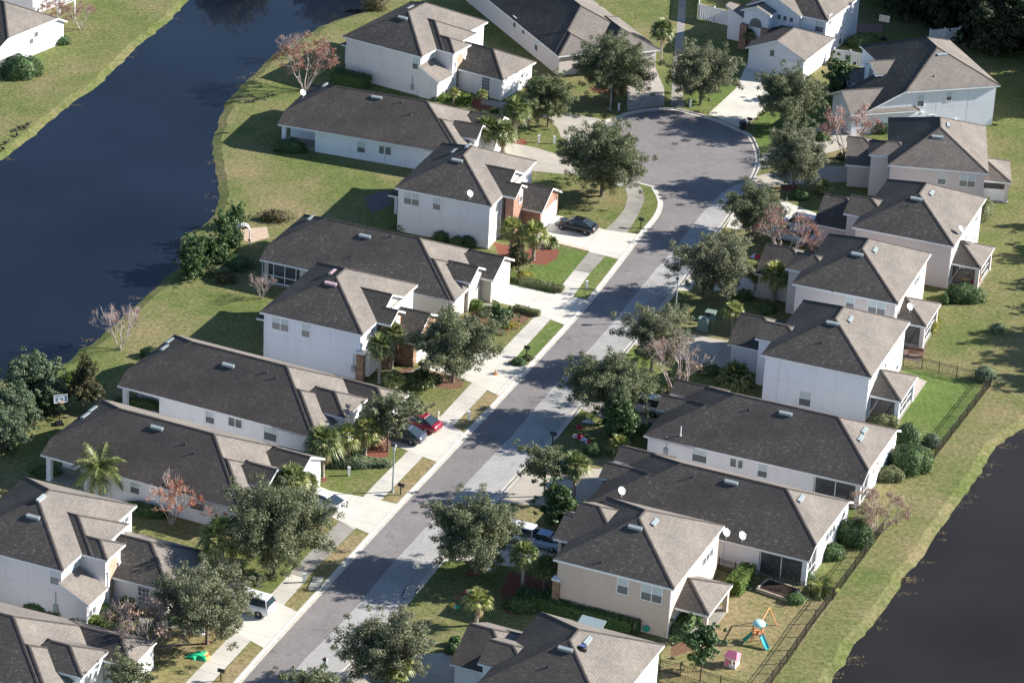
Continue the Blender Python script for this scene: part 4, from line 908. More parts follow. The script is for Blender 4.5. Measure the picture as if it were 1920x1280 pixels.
def make_queen(kind,seed,H,L,nf,leaf='palm',tr=.13):
    rr=random.Random(seed); tk=MB(); cr=MB()
    tk.tube([Vector((0,0,-.1)),Vector((.1,0,H*.5)),Vector((.05,.05,H))],[tr*1.3,tr,tr*.8],8); top=Vector((.05,.05,H))
    for i in range(nf):
        a=i*2.39996; f=(i+.5)/nf; el=R(80)-R(95)*f; p=top.copy(); d=Vector((math.cos(a)*math.cos(el),math.sin(a)*math.cos(el),math.sin(el))); pts=[p.copy()]
        for k in range(9):
            p=p+d*L/9; d=(d+Vector((0,0,-.19))).normalized(); pts.append(p.copy())
        cr.tube(pts,[.035*(1-j/11) for j in range(10)],3,cap=False)
        for k in range(1,10):
            for q in range(4):
                c=pts[k-1].lerp(pts[k],q/4); dd=(pts[k]-pts[k-1]).normalized(); s=dd.cross(Vector((0,0,1))).normalized()
                for sg in (-1,1):
                    b=(s*sg+dd*.45+Vector((0,0,-.5+rr.uniform(-.2,.3)))).normalized(); l=.75*math.sin(math.pi*(k+.6)/11)+.15; w=dd*.03
                    kk=len(cr.v); cr.v+=[tuple(c-w),tuple(c+b*l*.5+w),tuple(c+b*l+Vector((0,0,-.1))),tuple(c+w*2)]; cr.f.append((kk,kk+1,kk+2,kk+3)); cr.m.append(0); cr.uv.append(None)
    PROTO[kind]=(tk.mesh(kind+'_trunk',[MT['bark_pale']]),cr.mesh(kind+'_crown',[MT[leaf]]))
make_queen('queen0',31,2.6,2.6,22); make_queen('banana0',32,.25,1.5,9,'palm_yellow',.1)
OG='young live oaks along the street'
T=lambda *a,**k: place(*a,**k)
# (kind, label, base px, scale, group)
oaks=[('oakbig','wide dark oak hanging over the curved driveway at the top of the cul-de-sac',1147,192,.95),
('oak1','oak in front of the white house, left edge over the narrow north path',1313,197,1.02),
('oak2','dense oak between the wide pale driveway and the pale blue house',1478,240,.98),
('oakbig','broad oak on the lawn above the parked black sedan',1128,368,.98),
('oak3','oak casting shade over the kerb right of the round manhole cover',1487,352,.98),
('oak0','grey-green oak with vehicles half hidden behind it',1413,448,.84),
('oak1','oak whose trunk stands beside the right hand driveway, green utility box to its left',1333,562,1.04),
('oak3','oak directly right of the kerb above the grey bare shrub tree',1222,692,.92),
('oak0','oak hiding a parked silver van from the street',1143,795,1.0),
('oak2','dark oak with tall trunk in a red mulch ring right of the mailbox',891,1075,1.0),
('oak0','oak with red-painted trunk foot beside the long pale driveway',849,716,1.05),
('sparse0','narrow oak standing behind the two parked sedans',727,846,1.18),
('oakbig','huge dark oak swallowing a palm beside the white coupe',512,1078,1.0),
('oak1','oak shading the silver SUV in the bottom left front yard',388,1206,.98),
('sparse0','low oak crown at the bottom edge beside the bottom left bungalow',242,1318,.8),
('oak3','spreading oak at the bottom over the right hand kerb, above a palm',727,1294,.95),
('sparse0','treetop poking into the bottom edge in front of the road lamp',588,1362,1.05)]
for i,(k,l,x,y,s) in enumerate(oaks): T(k,'oak_tree',l,'tree',x,y,s,group=OG)
T('olive0','oak_tree','olive green round tree between the garage of the arched house and the cul-de-sac','tree',1027,238,1.0)
T('sparse0','oak_tree','thin sparse tree in a red mulch ring beside a tall fan palm','tree',1021,930,1.0)
T('small0','young_tree','small bushy tree in the flower garden beside the clipped hedge','tree',934,625,1.05)
T('small0','young_tree','little round tree on the lawn near the pink playhouse','tree',1315,1258,1.3)
T('magnolia0','magnolia_tree','dark glossy tree in front of the wide oak, red inflatables on its left','tree',1160,830,.98)
T('magnolia0','magnolia_tree','dark glossy tree below the white vinyl gate','tree',1568,185,1.0)
T('magnolia0','magnolia_tree','tall green bush tree beside the tall fan palm, left of the tan house','tree',1045,990,.9)
T('cedar0','cedar_tree','rusty brown and green conical tree on the canal bank','tree',163,768,1.0)
T('cedar0','cedar_tree','slim rust tinged conical tree between the two palms by the brick fronted house','tree',972,512,.72)
for x,y,s,l in ((62,758,.95,'grey-green bushy tree on the canal bank, largest of its clump'),(25,800,.8,'bluish bushy tree in front of the clump beside the canal'),(8,838,.75,'yellowish bushy tree at the left edge beside the black fence'),(95,770,.6,'smaller bushy tree right behind the basketball hoop')): T('wax0','bushy_tree',l,'tree',x,y,s,group='bushy trees by the canal')
for x,y,s,l in ((365,512,1.08,'tall dark evergreen shrub at the water, leftmost of the canal hedge'),(398,498,1.0,'upright evergreen shrub between its two taller neighbours on the canal bank'),(424,452,.9,'evergreen shrub nearest the white garden arch'),(443,425,.7,'low evergreen shrub where the canal hedge meets the lawn'),(358,525,.75,'small evergreen shrub standing lowest on the canal bank'),(435,470,.8,'bushy evergreen shrub left of the foot of the white arch')): T('holly0','evergreen_shrub',l,'shrub',x,y,s,group='evergreen shrubs along the canal bank')
CG='crape myrtles that lost most leaves'
for k,x,y,s,l in (('myrtle_red',572,170,1.35,'red leaved multi-stemmed tree at the canal side of the arched house'),('myrtle_redlow',1588,300,1.45,'pinkish crape myrtle in front of the pale blue house'),('myrtle_redlow',1472,492,1.45,'reddish crape myrtle hiding parked vehicles, fan palm at its foot'),
 ('myrtle_grey',1268,742,1.3,'grey bare crape myrtle beside the front of the upper right bungalow'),('myrtle_bare',226,655,1.05,'bare whitish crape myrtle on the canal bank'),('myrtle_orange',322,982,1.15,'orange leaved small tree against the side wall of the bungalow'),
 ('myrtle_orange',405,985,.75,'sprig of orange leaves left of the huge dark oak'),('myrtle_dark',262,1240,1.7,'dark twiggy spreading tree in the bottom left front yard'),('myrtle_pale',1648,1000,1.0,'pale tan twiggy tree at the end of the long black fence'),
 ('myrtle_redlow',1610,915,.75,'thin reddish shrub tree at the rear corner of the upper right bungalow'),('myrtle_redlow',152,56,.8,'reddish thin tree with dark trunk in the top left back yard'),('myrtle_red',100,48,.7,'reddish bush tree beside the posts in the top left back yard'),
 ('myrtle_bare',490,560,.6,'small bare bush at the rear of the greige walled bungalow'),('myrtle_bare',545,110,.7,'bare white twigs left of the red leaved tree'),('myrtle_orange',775,305,.5,'small red-brown shrub at the corner of the brick fronted house')): T(k,'crape_myrtle',l,'tree',x,y,s,group=CG)
PG='palms planted in the front yards'
for k,x,y,s,l,nm in (('sabal1',1238,118,1.0,'tall cabbage palm with pale trunk beside the top driveway','cabbage_palm'),('sabal0',1050,112,.75,'palm crown half behind the wide oak at the top','cabbage_palm'),('sabal0',965,262,1.1,'cabbage palm nearest the two white utility pipes','cabbage_palm'),
 ('sabal0',912,292,1.0,'left palm of the pair shading the bungalow garage roof','cabbage_palm'),('sabal0',942,297,.95,'right palm of the pair shading the bungalow garage roof','cabbage_palm'),('fan1',958,478,.95,'darker fan palm against the brick bay','fan_palm'),('fan1',1000,487,1.0,'sunny fan palm beside the driveway of the black sedan','fan_palm'),
 ('sabal1',711,718,.93,'left tall palm before the stone pier house','cabbage_palm'),('sabal1',735,692,.88,'right tall palm before the stone pier house','cabbage_palm'),('fan0',737,748,.85,'small bright fan palm below the two tall palms','fan_palm'),
 ('sabal0',604,894,1.08,'big round cabbage palm with trunk in red mulch','cabbage_palm'),('fan1',648,868,.9,'fan palm between the big round palm and the sunny one','fan_palm'),('fan1',684,860,.98,'sunny fan palm behind the dark clipped shrubs','fan_palm'),('sabal0',545,960,1.0,'palm growing out of the huge dark oak, right side','cabbage_palm'),('sabal0',575,948,.7,'smaller palm next to the white coupe','cabbage_palm'),
 ('queen0',188,935,1.15,'feathery drooping palm at the side of the bungalow','feather_palm'),('fan0',413,1090,1.7,'bright fan palm on the shaded lawn left of the huge oak','fan_palm'),('fan1',1450,565,1.0,'fan palm at the foot of the reddish crape myrtle','fan_palm'),('fan0',1372,622,.95,'fan palm beside the garage of the white two-storey house','fan_palm'),
 ('sabal1',1075,945,.93,'tall fan palm with shaggy trunk by the second bungalow driveway','fan_palm'),('sabal1',979,1110,.88,'cabbage palm with lattice trunk left of the tan house','cabbage_palm'),('sabal0',1020,1105,.7,'dim palm in shade between the lattice trunk palm and the stone pier','cabbage_palm'),
 ('fan0',893,1172,1.0,'sunlit fan palm above the roof of the bottom house','fan_palm'),('fan0',742,1305,1.15,'fan palm at the bottom edge under the spreading oak','fan_palm'),('fanlow',1160,850,.95,'low sunny fan palm between the two bungalow fronts','fan_palm'),('fanlow',1543,362,.85,'low yellow palm beside the blush two-storey house','fan_palm'),
 ('fan0',850,196,.6,'short palm by the bay window of the arched house','fan_palm'),('fan0',903,197,.55,'tiny palm on a thin trunk beside the garden path','fan_palm'),('sabal0',1402,92,.6,'palm top behind the oak by the brick entry pier','cabbage_palm'),('sabal0',1415,545,.6,'shaded palm left of the sunny fan palm','cabbage_palm')): T(k,nm,l,'palm',x,y,s,group=PG)
for k,x,y,s,l in (('sago0',928,222,1.0,'dark feathery sago palm below the tiny palm'),('sago0',1033,462,.9,'spiky grey sago in red mulch beside the stepping slabs'),('sago0',790,722,1.35,'dark sago in the bark bed below the stone pier house'),('sago0',1378,722,1.9,'large shaded sago clump left of the white two-storey house'),('sago0',1095,775,0,''),('banana0',1542,1112,1.15,'yellow-green banana plant in the corner of the two black fences')):
    if s: T(k,'garden_plant',l,'plant',x,y,s,rz=1.0)
# forest beyond, top right, and trees just outside the frame ---------------
fr=random.Random(9); n=0
names=['leftmost','second','third']
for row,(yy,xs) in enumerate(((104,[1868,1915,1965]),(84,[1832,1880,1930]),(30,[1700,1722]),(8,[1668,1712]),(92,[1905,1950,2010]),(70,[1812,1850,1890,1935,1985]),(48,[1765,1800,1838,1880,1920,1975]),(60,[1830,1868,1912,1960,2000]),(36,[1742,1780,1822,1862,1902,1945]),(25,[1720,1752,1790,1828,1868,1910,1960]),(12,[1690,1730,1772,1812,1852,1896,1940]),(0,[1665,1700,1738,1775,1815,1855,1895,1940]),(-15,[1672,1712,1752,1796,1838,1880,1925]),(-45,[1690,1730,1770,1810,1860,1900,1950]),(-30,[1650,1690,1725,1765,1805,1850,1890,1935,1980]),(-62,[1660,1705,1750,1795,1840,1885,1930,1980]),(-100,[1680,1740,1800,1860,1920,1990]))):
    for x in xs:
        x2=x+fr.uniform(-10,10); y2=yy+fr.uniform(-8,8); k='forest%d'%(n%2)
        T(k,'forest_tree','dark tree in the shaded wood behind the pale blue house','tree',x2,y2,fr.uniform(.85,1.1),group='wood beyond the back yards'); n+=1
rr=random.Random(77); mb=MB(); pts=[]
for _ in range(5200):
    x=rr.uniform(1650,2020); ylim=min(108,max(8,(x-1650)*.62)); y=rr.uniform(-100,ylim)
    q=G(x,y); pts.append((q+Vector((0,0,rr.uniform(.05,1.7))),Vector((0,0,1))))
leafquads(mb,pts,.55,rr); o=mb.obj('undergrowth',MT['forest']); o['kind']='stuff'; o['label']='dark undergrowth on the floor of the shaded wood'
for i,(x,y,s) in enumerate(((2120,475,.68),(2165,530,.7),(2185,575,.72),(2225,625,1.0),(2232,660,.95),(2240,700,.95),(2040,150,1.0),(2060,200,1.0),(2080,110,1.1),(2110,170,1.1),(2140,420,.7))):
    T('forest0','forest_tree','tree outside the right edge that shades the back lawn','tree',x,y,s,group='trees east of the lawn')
for x,y,s in ((430,-62,1.0),(470,-75,.8),(625,-58,1.0),(665,-62,.9),(590,-75,.8)): T('oak1','oak_tree','bank tree just above the frame mirrored in the canal','tree',x,y,s,group='trees mirrored in the canal')
# shrubs and hedges ------------------------------------------------------------
def shrub(name,label,cat,px,py,rx,ry,h,leaf,seed=0,box=False,rz=0.0,dens=1.0,lsz=.115,group=None,loose=.08):
    rr=random.Random(seed+int(px*7+py)); mb=MB(); area_=(rx+ry)*h*3+rx*ry*3; n=int(area_*170*dens)
    # inner mass so that nothing shows through
    seg=10; prof=[(.0,.02),(.80,.05),(.88,.45*h),(.72,.78*h),(.30,.90*h),(.02,.91*h)]
    if box: mb.box(0,0,h*.45,rx*1.8,ry*1.8,h*.88)
    else:
        k=[]; 
        for r_,z in prof:
            b=len(mb.v); k.append(b)
            for j in range(seg):
                t=2*math.pi*j/seg; mb.v.append((rx*r_*math.cos(t),ry*r_*math.sin(t),z))
        for a,b in zip(k,k[1:]):
            for j in range(seg): mb.f.append((a+j,a+(j+1)%seg,b+(j+1)%seg,b+j)); mb.m.append(0); mb.uv.append(None)
    pts=[]
    for _ in range(n):
        if box:
            f=rr.random()
            if f<.45: p=Vector((rr.uniform(-rx,rx),rr.uniform(-ry,ry),h)); nv=Vector((0,0,1))
            elif f<.72: s=rr.choice((-1,1)); p=Vector((rr.uniform(-rx,rx),s*ry,rr.uniform(0,h))); nv=Vector((0,s,0))
            else: s=rr.choice((-1,1)); p=Vector((s*rx,rr.uniform(-ry,ry),rr.uniform(0,h))); nv=Vector((s,0,0))
            p+=Vector((rr.gauss(0,loose*.6),rr.gauss(0,loose*.6),rr.gauss(0,loose*.6)))
        else:
            a=rr.uniform(0,6.283); z=rr.random(); q=math.sqrt(max(0,1-(max(0,z-.35)/.65)**2)); wob=1+.13*math.sin(3*a+seed+px)+.08*math.sin(7*a+py)+rr.gauss(0,loose)
            p=Vector((rx*q*math.cos(a)*wob,ry*q*math.sin(a)*wob,h*z*(1+.1*math.sin(4*a+px)))); nv=Vector((math.cos(a)*q,math.sin(a)*q,z))
        p.z=max(.03,p.z); pts.append((p,nv))
    leafquads(mb,pts,lsz,rr)
    o=mb.obj(name,MT[leaf]); o.location=G(px,py); o.rotation_euler=(0,0,R(rz)); tag(o,label,cat,group); return o
S=shrub
S('shrub','large round green shrub at the gable wall of the top left house','shrub',38,140,2.3,1.9,2.3,'deep')
S('shrub','low leafy shrub right of the gable wall in the top left yard','shrub',105,80,1.8,.9,.9,'deep')
S('shrub','dark hedge under the covered corner of the long bungalow','hedge',543,282,1.8,1.0,1.3,'deep')
S('hedge','dark hedge along the canal end of the arched house','hedge',658,160,2.3,.9,1.5,'deep',box=True,rz=-25)
S('shrub','pale green shrub beside the short palm of the arched house','shrub',868,192,.9,.8,1.2,'bright')
S('shrub','low green groundcover at the bay of the arched house','shrub',835,186,1.6,.6,.7,'bright',rz=30)
for i,(x,y,l) in enumerate(((878,168,'dark clipped ball in front of the arched entry'),(919,180,'clipped ball under the gridded garage window'),(905,215,'tiny clipped ball beside the red flowers'))): S('shrub',l,'shrub',x,y,.6 if i<2 else .35,.5 if i<2 else .35,.9 if i<2 else .5,'deep')
for x,y,l in ((826,452,'left dark bush at the wall of the brick fronted house'),(857,462,'middle dark bush at the wall of the brick fronted house'),(878,461,'right dark bush at the wall of the brick fronted house'),(753,430,'small dark bush at the rear of the brick fronted house')): S('shrub',l,'shrub',x,y,.8,.6,1.1,'deep',loose=.2)
S('hedge','clipped hedge at the lower edge of the front lawn, yellow shrub beside it','hedge',1012,538,2.5,.45,.6,'oak_olive',box=True,rz=-20,lsz=.12); S('shrub','yellow shrub at the head of the clipped hedge','shrub',982,524,.9,.5,.9,'yellow',rz=20)
S('hedge','row of small clipped bushes between the garden and the driveway','hedge',988,586,1.4,.35,.5,'oak_olive',box=True,rz=-25,lsz=.12)
S('shrub','yellow-green spiky plants in the flower garden','plant',950,612,1.0,.6,.6,'yellow',loose=.25); S('shrub','loose green shrub beside the small bushy tree','shrub',916,590,.9,.7,.9,'oak_olive',loose=.2); S('shrub','leafy plants at the front corner of the greige walled bungalow','plant',889,580,.9,.5,1.1,'bright',loose=.25)
S('shrub','round shrub at the kerb under the mailbox','shrub',972,682,.75,.55,.6,'deep'); S('shrub','brownish shrub touching the round shrub at the mailbox','shrub',988,674,.5,.45,.5,'brownleaf')
S('hedge','variegated low hedge around the foot of the sunny fan palm','hedge',668,872,2.8,.8,.9,'bluegreen',rz=5); S('shrub','square dark shrub beside the garage of the bungalow','shrub',585,895,.85,.75,1.3,'deep',box=True); S('shrub','dark shrub between variegated hedge and fan palms','shrub',655,852,1.2,.7,1.2,'deep')
S('shrub','rusty shrub beside the parked dark sedan','shrub',712,838,.8,.7,1.0,'redleaf')
S('shrub','shrubs in the shaded bed in front of the stone pier house','shrub',765,716,1.0,.7,.9,'deep'); S('shrub','dark round shrub right of the large sago in the bark bed','shrub',812,716,.8,.7,.9,'deep')
S('hedge','dark shrubs along the side wall behind the feathery palm','hedge',270,962,2.2,.6,1.0,'deep',rz=-20); S('shrub','dark shrub at the covered corner of the bungalow','shrub',88,890,1.3,.7,.8,'deep')
S('shrub','dark plants at the covered corner of the upper left bungalow','shrub',262,760,2.2,.6,.8,'deep',rz=-15)
for x,y,rx,l,m in ((32,1130,.9,'spiky dark plant at the wall by the lower left edge','deep'),(70,1150,1.2,'low dark shrub at the wall of the arched house, left','deep'),(128,1158,1.6,'leafy green shrub at the corner of the arched house','deep'),(165,1170,1.4,'bright green groundcover at the bay corner','bright'),(228,1118,.9,'tall green shrub beside the arched entry','deep'),(245,1135,.9,'spiky green plant under the gridded window','bright'),(200,1150,1.3,'green shrub mass in front of the arched entry','deep'),(232,1160,1.0,'reddish and green plants beside the garden path','brownleaf')): S('shrub',l,'shrub',x,y,rx,.6,1.0,m,loose=.18)
for x,y,l in ((300,1172,'left dark ball shrub with a white ribbon'),(322,1168,'right dark ball shrub with a white ribbon')): S('shrub',l,'shrub',x,y,.55,.5,.9,'deep')
S('shrub','round clipped shrub in the path bed near the garage','shrub',328,1150,.6,.4,.5,'oak_olive')
S('hedge','dark clipped hedge along the shaded foot of the tan wall','hedge',1085,1155,5.6,.8,1.2,'deep',box=True,rz=-21.7); S('hedge','clipped hedge beside the patio of the tan house','hedge',1285,1178,2.6,.8,1.3,'deep',rz=65); S('hedge','clipped hedge behind the patio of the tan house','hedge',1388,1098,1.8,.7,1.4,'bright',box=True,rz=65)
S('shrub','dark grill-sized shrub at the patio column','shrub',1305,1170,.6,.6,1.0,'deep')
S('shrub','large ball shrub at the rear wall of the upper right bungalow','shrub',1704,878,1.9,1.7,2.4,'deep'); S('shrub','small shrub joined to the large ball shrub','shrub',1700,835,1.1,1.1,2.2,'deep'); S('shrub','olive shrub left of the large ball shrub','shrub',1668,898,1.2,.8,1.3,'oak_olive'); 
S('shrub','round dark shrub at the rear wall of the second bungalow','shrub',1600,1015,1.6,1.5,2.2,'deep'); S('shrub','small bright shrub below the round dark one','shrub',1560,1045,.9,.8,1.4,'deep'); S('shrub','dark shrubs under the lanai of the second bungalow','shrub',1475,1078,2.6,.8,1.1,'deep',rz=-20,loose=.2)
S('shrub','large box shaped green shrub beside the toy filled porch','shrub',1806,562,1.9,1.2,1.7,'bright' if 0 else 'deep'); S('shrub','small ball beside the large box shaped shrub','shrub',1770,568,.5,.5,1.0,'deep'); S('hedge','yellow-green border beside the screened porch','hedge',1751,612,.5,1.7,.7,'yellow',rz=-15)
S('hedge','narrow hedge behind the blush two-storey house','hedge',1848,403,.6,2.4,1.5,'oak_olive',rz=-15); S('shrub','shrub below the porch of the white two-storey house','shrub',1655,798,1.4,.8,1.2,'oak_olive'); S('shrub','small rounded shrub inside the lower corner of the black fence','shrub',1745,835,.8,.7,1.2,'bluegreen',loose=.2)
S('shrub','airy shrub at the upper corner of the black fence','shrub',1845,712,1.1,.9,1.5,'bluegreen',dens=.45,loose=.3); S('shrub','small grey shrub alone on the back lawn','shrub',1870,622,.8,.6,.9,'bluegreen',dens=.6,loose=.3)
S('shrub','large rounded dark shrub behind the white two-storey house','shrub',1620,88,2.0,1.4,1.6,'deep'); S('shrub','green shrubs at the garage corner of the pale blue house','shrub',1648,248,1.3,.8,1.3,'deep'); S('shrub','low shrub under the pinkish crape myrtle','shrub',1583,298,.8,.6,.8,'brownleaf')
S('shrub','small sapling behind the raised garden bed','shrub',1492,1128,.9,.8,.8,'deep',dens=.3,loose=.4); S('shrub','shrub at the foot of the grey bare crape myrtle','shrub',1250,745,1.0,.8,1.0,'brownleaf')
for x,y,rx,l in ((1395,560,.9,'shaded shrub beside the driveway left of the sunny fan palm'),(1440,585,.8,'shaded shrub at the garage corner below the sunny fan palm'),(1330,700,1.0,'shaded shrub between the grey bare tree and the shaded sago clump'),(1500,372,1.0,'shaded shrub beside the low yellow palm'),(1110,850,.8,'shaded shrub left of the low sunny fan palm'),(1215,812,1.0,'shaded shrub by the garage of the upper right bungalow'),(1540,262,.9,'shaded shrub in front of the catslide garage')): S('shrub',l,'shrub',x,y,rx,.7,1.0,'deep')
for x,y,l in ((853,1208,'left dark ball at the shaded driveway'),(845,1222,'lower dark ball at the shaded driveway')): S('shrub',l,'shrub',x,y,.5,.5,.8,'deep')
for x,y,rx,l in ((980,1140,1.6,'shaded red-brown shrubs beside the stone pier'),(1035,1128,1.2,'shaded shrub at the stone pier of the tan house')): S('shrub',l,'shrub',x,y,rx,.9,1.1,'deep')
S('shrub','wild shrubs at the garden by the canal','shrub',412,515,1.0,.8,.9,'oak_olive',loose=.3); S('shrub','shaded shrubs below the white arch','shrub',440,500,1.6,1.2,1.2,'deep',loose=.3); S('shrub','brownish reeds at the corner of the canal garden','shrub',425,528,.9,.7,1.0,'brownleaf',loose=.35); S('shrub','thicket of brown stems above the tan patio','shrub',515,412,1.6,1.0,1.0,'brownleaf',dens=.6,loose=.3)
S('shrub','wild shrub on the canal bank right of the water','shrub',702,18,1.3,.8,1.3,'brownleaf',dens=.6,loose=.3); S('shrub','yellow-green ground shrub behind the rusty conical tree','shrub',135,712,1.0,.8,.8,'bright'); S('shrub','dark shrub at the roof corner of the upper left bungalow','shrub',283,668,1.0,.7,1.0,'deep')
S('shrub','dark green hedge at the foot of the olive tree','shrub',1005,160,.9,.7,1.0,'deep')
# ================= vehicles and small objects ============================
def loft(mb,secs,mi=0,cap=True):
    ks=[]
    for s in secs: ks.append(len(mb.v)); mb.v+=[tuple(p) for p in s]
    n=len(secs[0])
    for a,b in zip(ks,ks[1:]):
        for j in range(n): mb.f.append((a+j,b+j,b+(j+1)%n,a+(j+1)%n)); mb.m.append(mi); mb.uv.append(None)
    if cap:
        mb.f.append(tuple(range(ks[0],ks[0]+n))); mb.m.append(mi); mb.uv.append(None)
        mb.f.append(tuple(range(ks[-1],ks[-1]+n))[::-1]); mb.m.append(mi); mb.uv.append(None)
def paint(name,col):
    m,n,b=newmat(name,0.28,0.6); b.inputs['Base Color'].default_value=(*col,1); b.inputs['Coat Weight'].default_value=0.6; b.inputs['Coat Roughness'].default_value=0.08; return m
def car(label,cat,px,py,head,col,kind='sedan',group='vehicles parked on the driveways'):
    p=G(px,py); root=empty({'sedan':'parked_sedan','coupe':'parked_coupe','suv':'parked_suv','van':'parked_van'}[kind],label,cat,(p.x,p.y,0.012),R(head),group)
    pm=paint('car_paint_'+kind,col)
    if kind in('sedan','coupe'):
        st=[(-2.35,.70,.34,.66),(-2.28,.80,.26,.86),(-1.95,.87,.22,.95),(-1.3,.90,.20,.94),(0,.91,.20,.92),(1.0,.90,.20,.90),(1.7,.88,.22,.80),(2.15,.80,.26,.70),(2.35,.60,.34,.56)]
        gh=[(-1.95,.70,.93,.935),(-1.15,.76,.93,1.36),(-.5,.78,.92,1.43),(.25,.77,.92,1.41),(1.15,.72,.90,.915)]; rf=(-1.05,.22)
        if kind=='coupe': gh[0]=(-2.1,.68,.93,.935); gh[1]=(-1.2,.72,.93,1.28)
    else:
        zt=1.06; rz=1.72 if kind=='suv' else 1.80
        st=[(-2.3,.80,.36,.95),(-2.22,.88,.28,1.08),(-1.6,.93,.24,1.08),(0,.94,.24,1.06),(1.0,.93,.24,1.04),(1.75,.90,.26,.96),(2.2,.82,.30,.82),(2.38,.62,.38,.62)]
        gh=[(-2.2,.78,1.06,1.10),(-1.95,.80,1.06,rz-.08),(-1.2,.82,1.06,rz),(.2,.80,1.05,rz-.03),(1.2,.74,1.03,1.05)]; rf=(-1.98,.35)
        if kind=='van': gh[3]=(.7,.80,1.05,rz-.08); gh[4]=(1.6,.74,.99,1.01); rf=(-2.0,.85)
    body=MB(); secs=[]
    for x,hw,zl,zt in st:
        zm=(zl+zt)/2
        r=[(hw*.80,zl),(hw*.97,zl+.10),(hw,zm),(hw*.97,zt-.08),(hw*.86,zt-.005),(hw*.4,zt+.02)]
        secs.append([Vector((x,-y,z)) for y,z in r]+[Vector((x,y,z)) for y,z in r[::-1]])
    loft(body,secs); body.obj('body',pm,root,smooth=True)
    g=MB(); secs=[]
    for x,hw,zb,zt in gh:
        tw=hw-(zt-zb)*.32
        r=[(hw,zb-.03),((hw+tw)/2+.02,(zb+zt)/2),(tw,zt-.02 if zt-zb>.1 else zt),(tw*.7,zt)]
        secs.append([Vector((x,-y,z)) for y,z in r]+[Vector((x,y,z)) for y,z in r[::-1]])
    loft(g,secs); g.obj('windows',MT['carglass'],root)
    rt=max(q[3] for q in gh); r=MB(); ys=[.60,.57,.3]
    # roof panel with pillars
    a0,a1=rf; w0=.58 if kind in('sedan','coupe') else .63
    r.quadbox([(a0,-w0,rt-.09),(a1,-w0,rt-.05),(a1,w0,rt-.05),(a0,w0,rt-.09),(a0+.08,-w0+.06,rt+.0),(a1-.1,-w0+.06,rt+.025),(a1-.1,w0-.06,rt+.025),(a0+.08,w0-.06,rt+.0)])
    for s in (-1,1):
        for (x0,z0,x1,z1) in ((gh[-1][0]-.05,gh[-1][2],a1,rt-.06),(gh[0][0]+.1,gh[0][2],a0+.05,rt-.08),(-.35,gh[1][2],-.4,rt-.04)):
            r.tube([(x0,s*gh[2][1]*1.0,z0),(x1,s*(w0+.01),z1)],.035,4)
    r.obj('roof',pm,root)
    wb=1.38
    for x in (-wb,wb):
        for s in (-1,1):
            m=MB(); R0=.33 if kind in('sedan','coupe') else .37
            rings=[]
            for (rad,yy) in ((R0*.62,-.11),(R0*.95,-.11),(R0,-.07),(R0,.07),(R0*.95,.11),(R0*.62,.11)):
                rings.append([Vector((x+rad*math.cos(t*math.pi/9),s*(st[3][1]-.12)+yy,R0+rad*math.sin(t*math.pi/9))) for t in range(18)])
            loft(m,rings); wo=m.obj('wheel',MT['tyre'],root)
            m=MB(); yy=s*(st[3][1]-.01)
            for k in range(6):
                t=k*math.pi/3; m.box(x+math.cos(t)*R0*.32,yy,R0+math.sin(t)*R0*.32,.07,.03,.07); m.tube([(x,yy,R0),(x+math.cos(t)*R0*.6,yy,R0+math.sin(t)*R0*.6)],.03,4)
            m.tube([(x,yy-.02,R0),(x,yy+.02,R0)],R0*.2,10); m.obj('rim',MT['rim'],wo)
    xr=st[0][0]; zt=st[1][3]
    for s in (-1,1):
        m=MB(); m.box(xr+.12,s*.66,zt-.12,.14,.26,.14 if kind!='suv' else .24); m.obj('tail_light',MT['tail'],root)
        m=MB(); m.box(-xr-.14,s*.60,st[-1][3]+.03,.16,.26,.12); m.obj('headlight',MT['head'],root)
        m=MB(); m.box(.85,s*(st[3][1]+.06),gh[3][2]+.06,.12,.16,.12); m.obj('wing_mirror',pm,root)
    m=MB(); m.box(xr+.02,0,zt-.25,.03,.45,.13); m.obj('number_plate',MT['trim'],root)
    return root
car('black sedan on the driveway of the brick fronted house','car',1080,431,158,(0.010,0.012,0.018))
car('dark grey sedan behind the narrow oak, nearer the camera','car',752,822,158,(0.045,0.06,0.085))
car('dark red sedan parked beside the dark grey one','car',783,800,152,(0.22,0.008,0.025))
car('white sports car half hidden by the huge oak','car',601,948,150,(0.78,0.79,0.82),'coupe')
car('silver SUV on the driveway behind the bottom left oak','car',466,1142,158,(0.74,0.77,0.80),'suv')
car('white van hidden behind an oak, its nose toward the bungalow','van',1205,770,158,(0.72,0.74,0.78),'van')
car('white van in the driveway beside the reddish crape myrtle','van',1502,432,160,(0.75,0.76,0.8),'van')
car('silver sedan in the same driveway, next to the white van','car',1488,452,160,(0.45,0.52,0.62))
car('white car behind the grey-green oak near the kerb','car',1437,402,160,(0.72,0.74,0.78))
car('white van under the dark oak beside the cabbage palm','van',962,1012,160,(0.75,0.77,0.8),'van')
car('pale blue sedan next to the white van left of the tan house','car',1013,1022,160,(0.35,0.47,0.66))
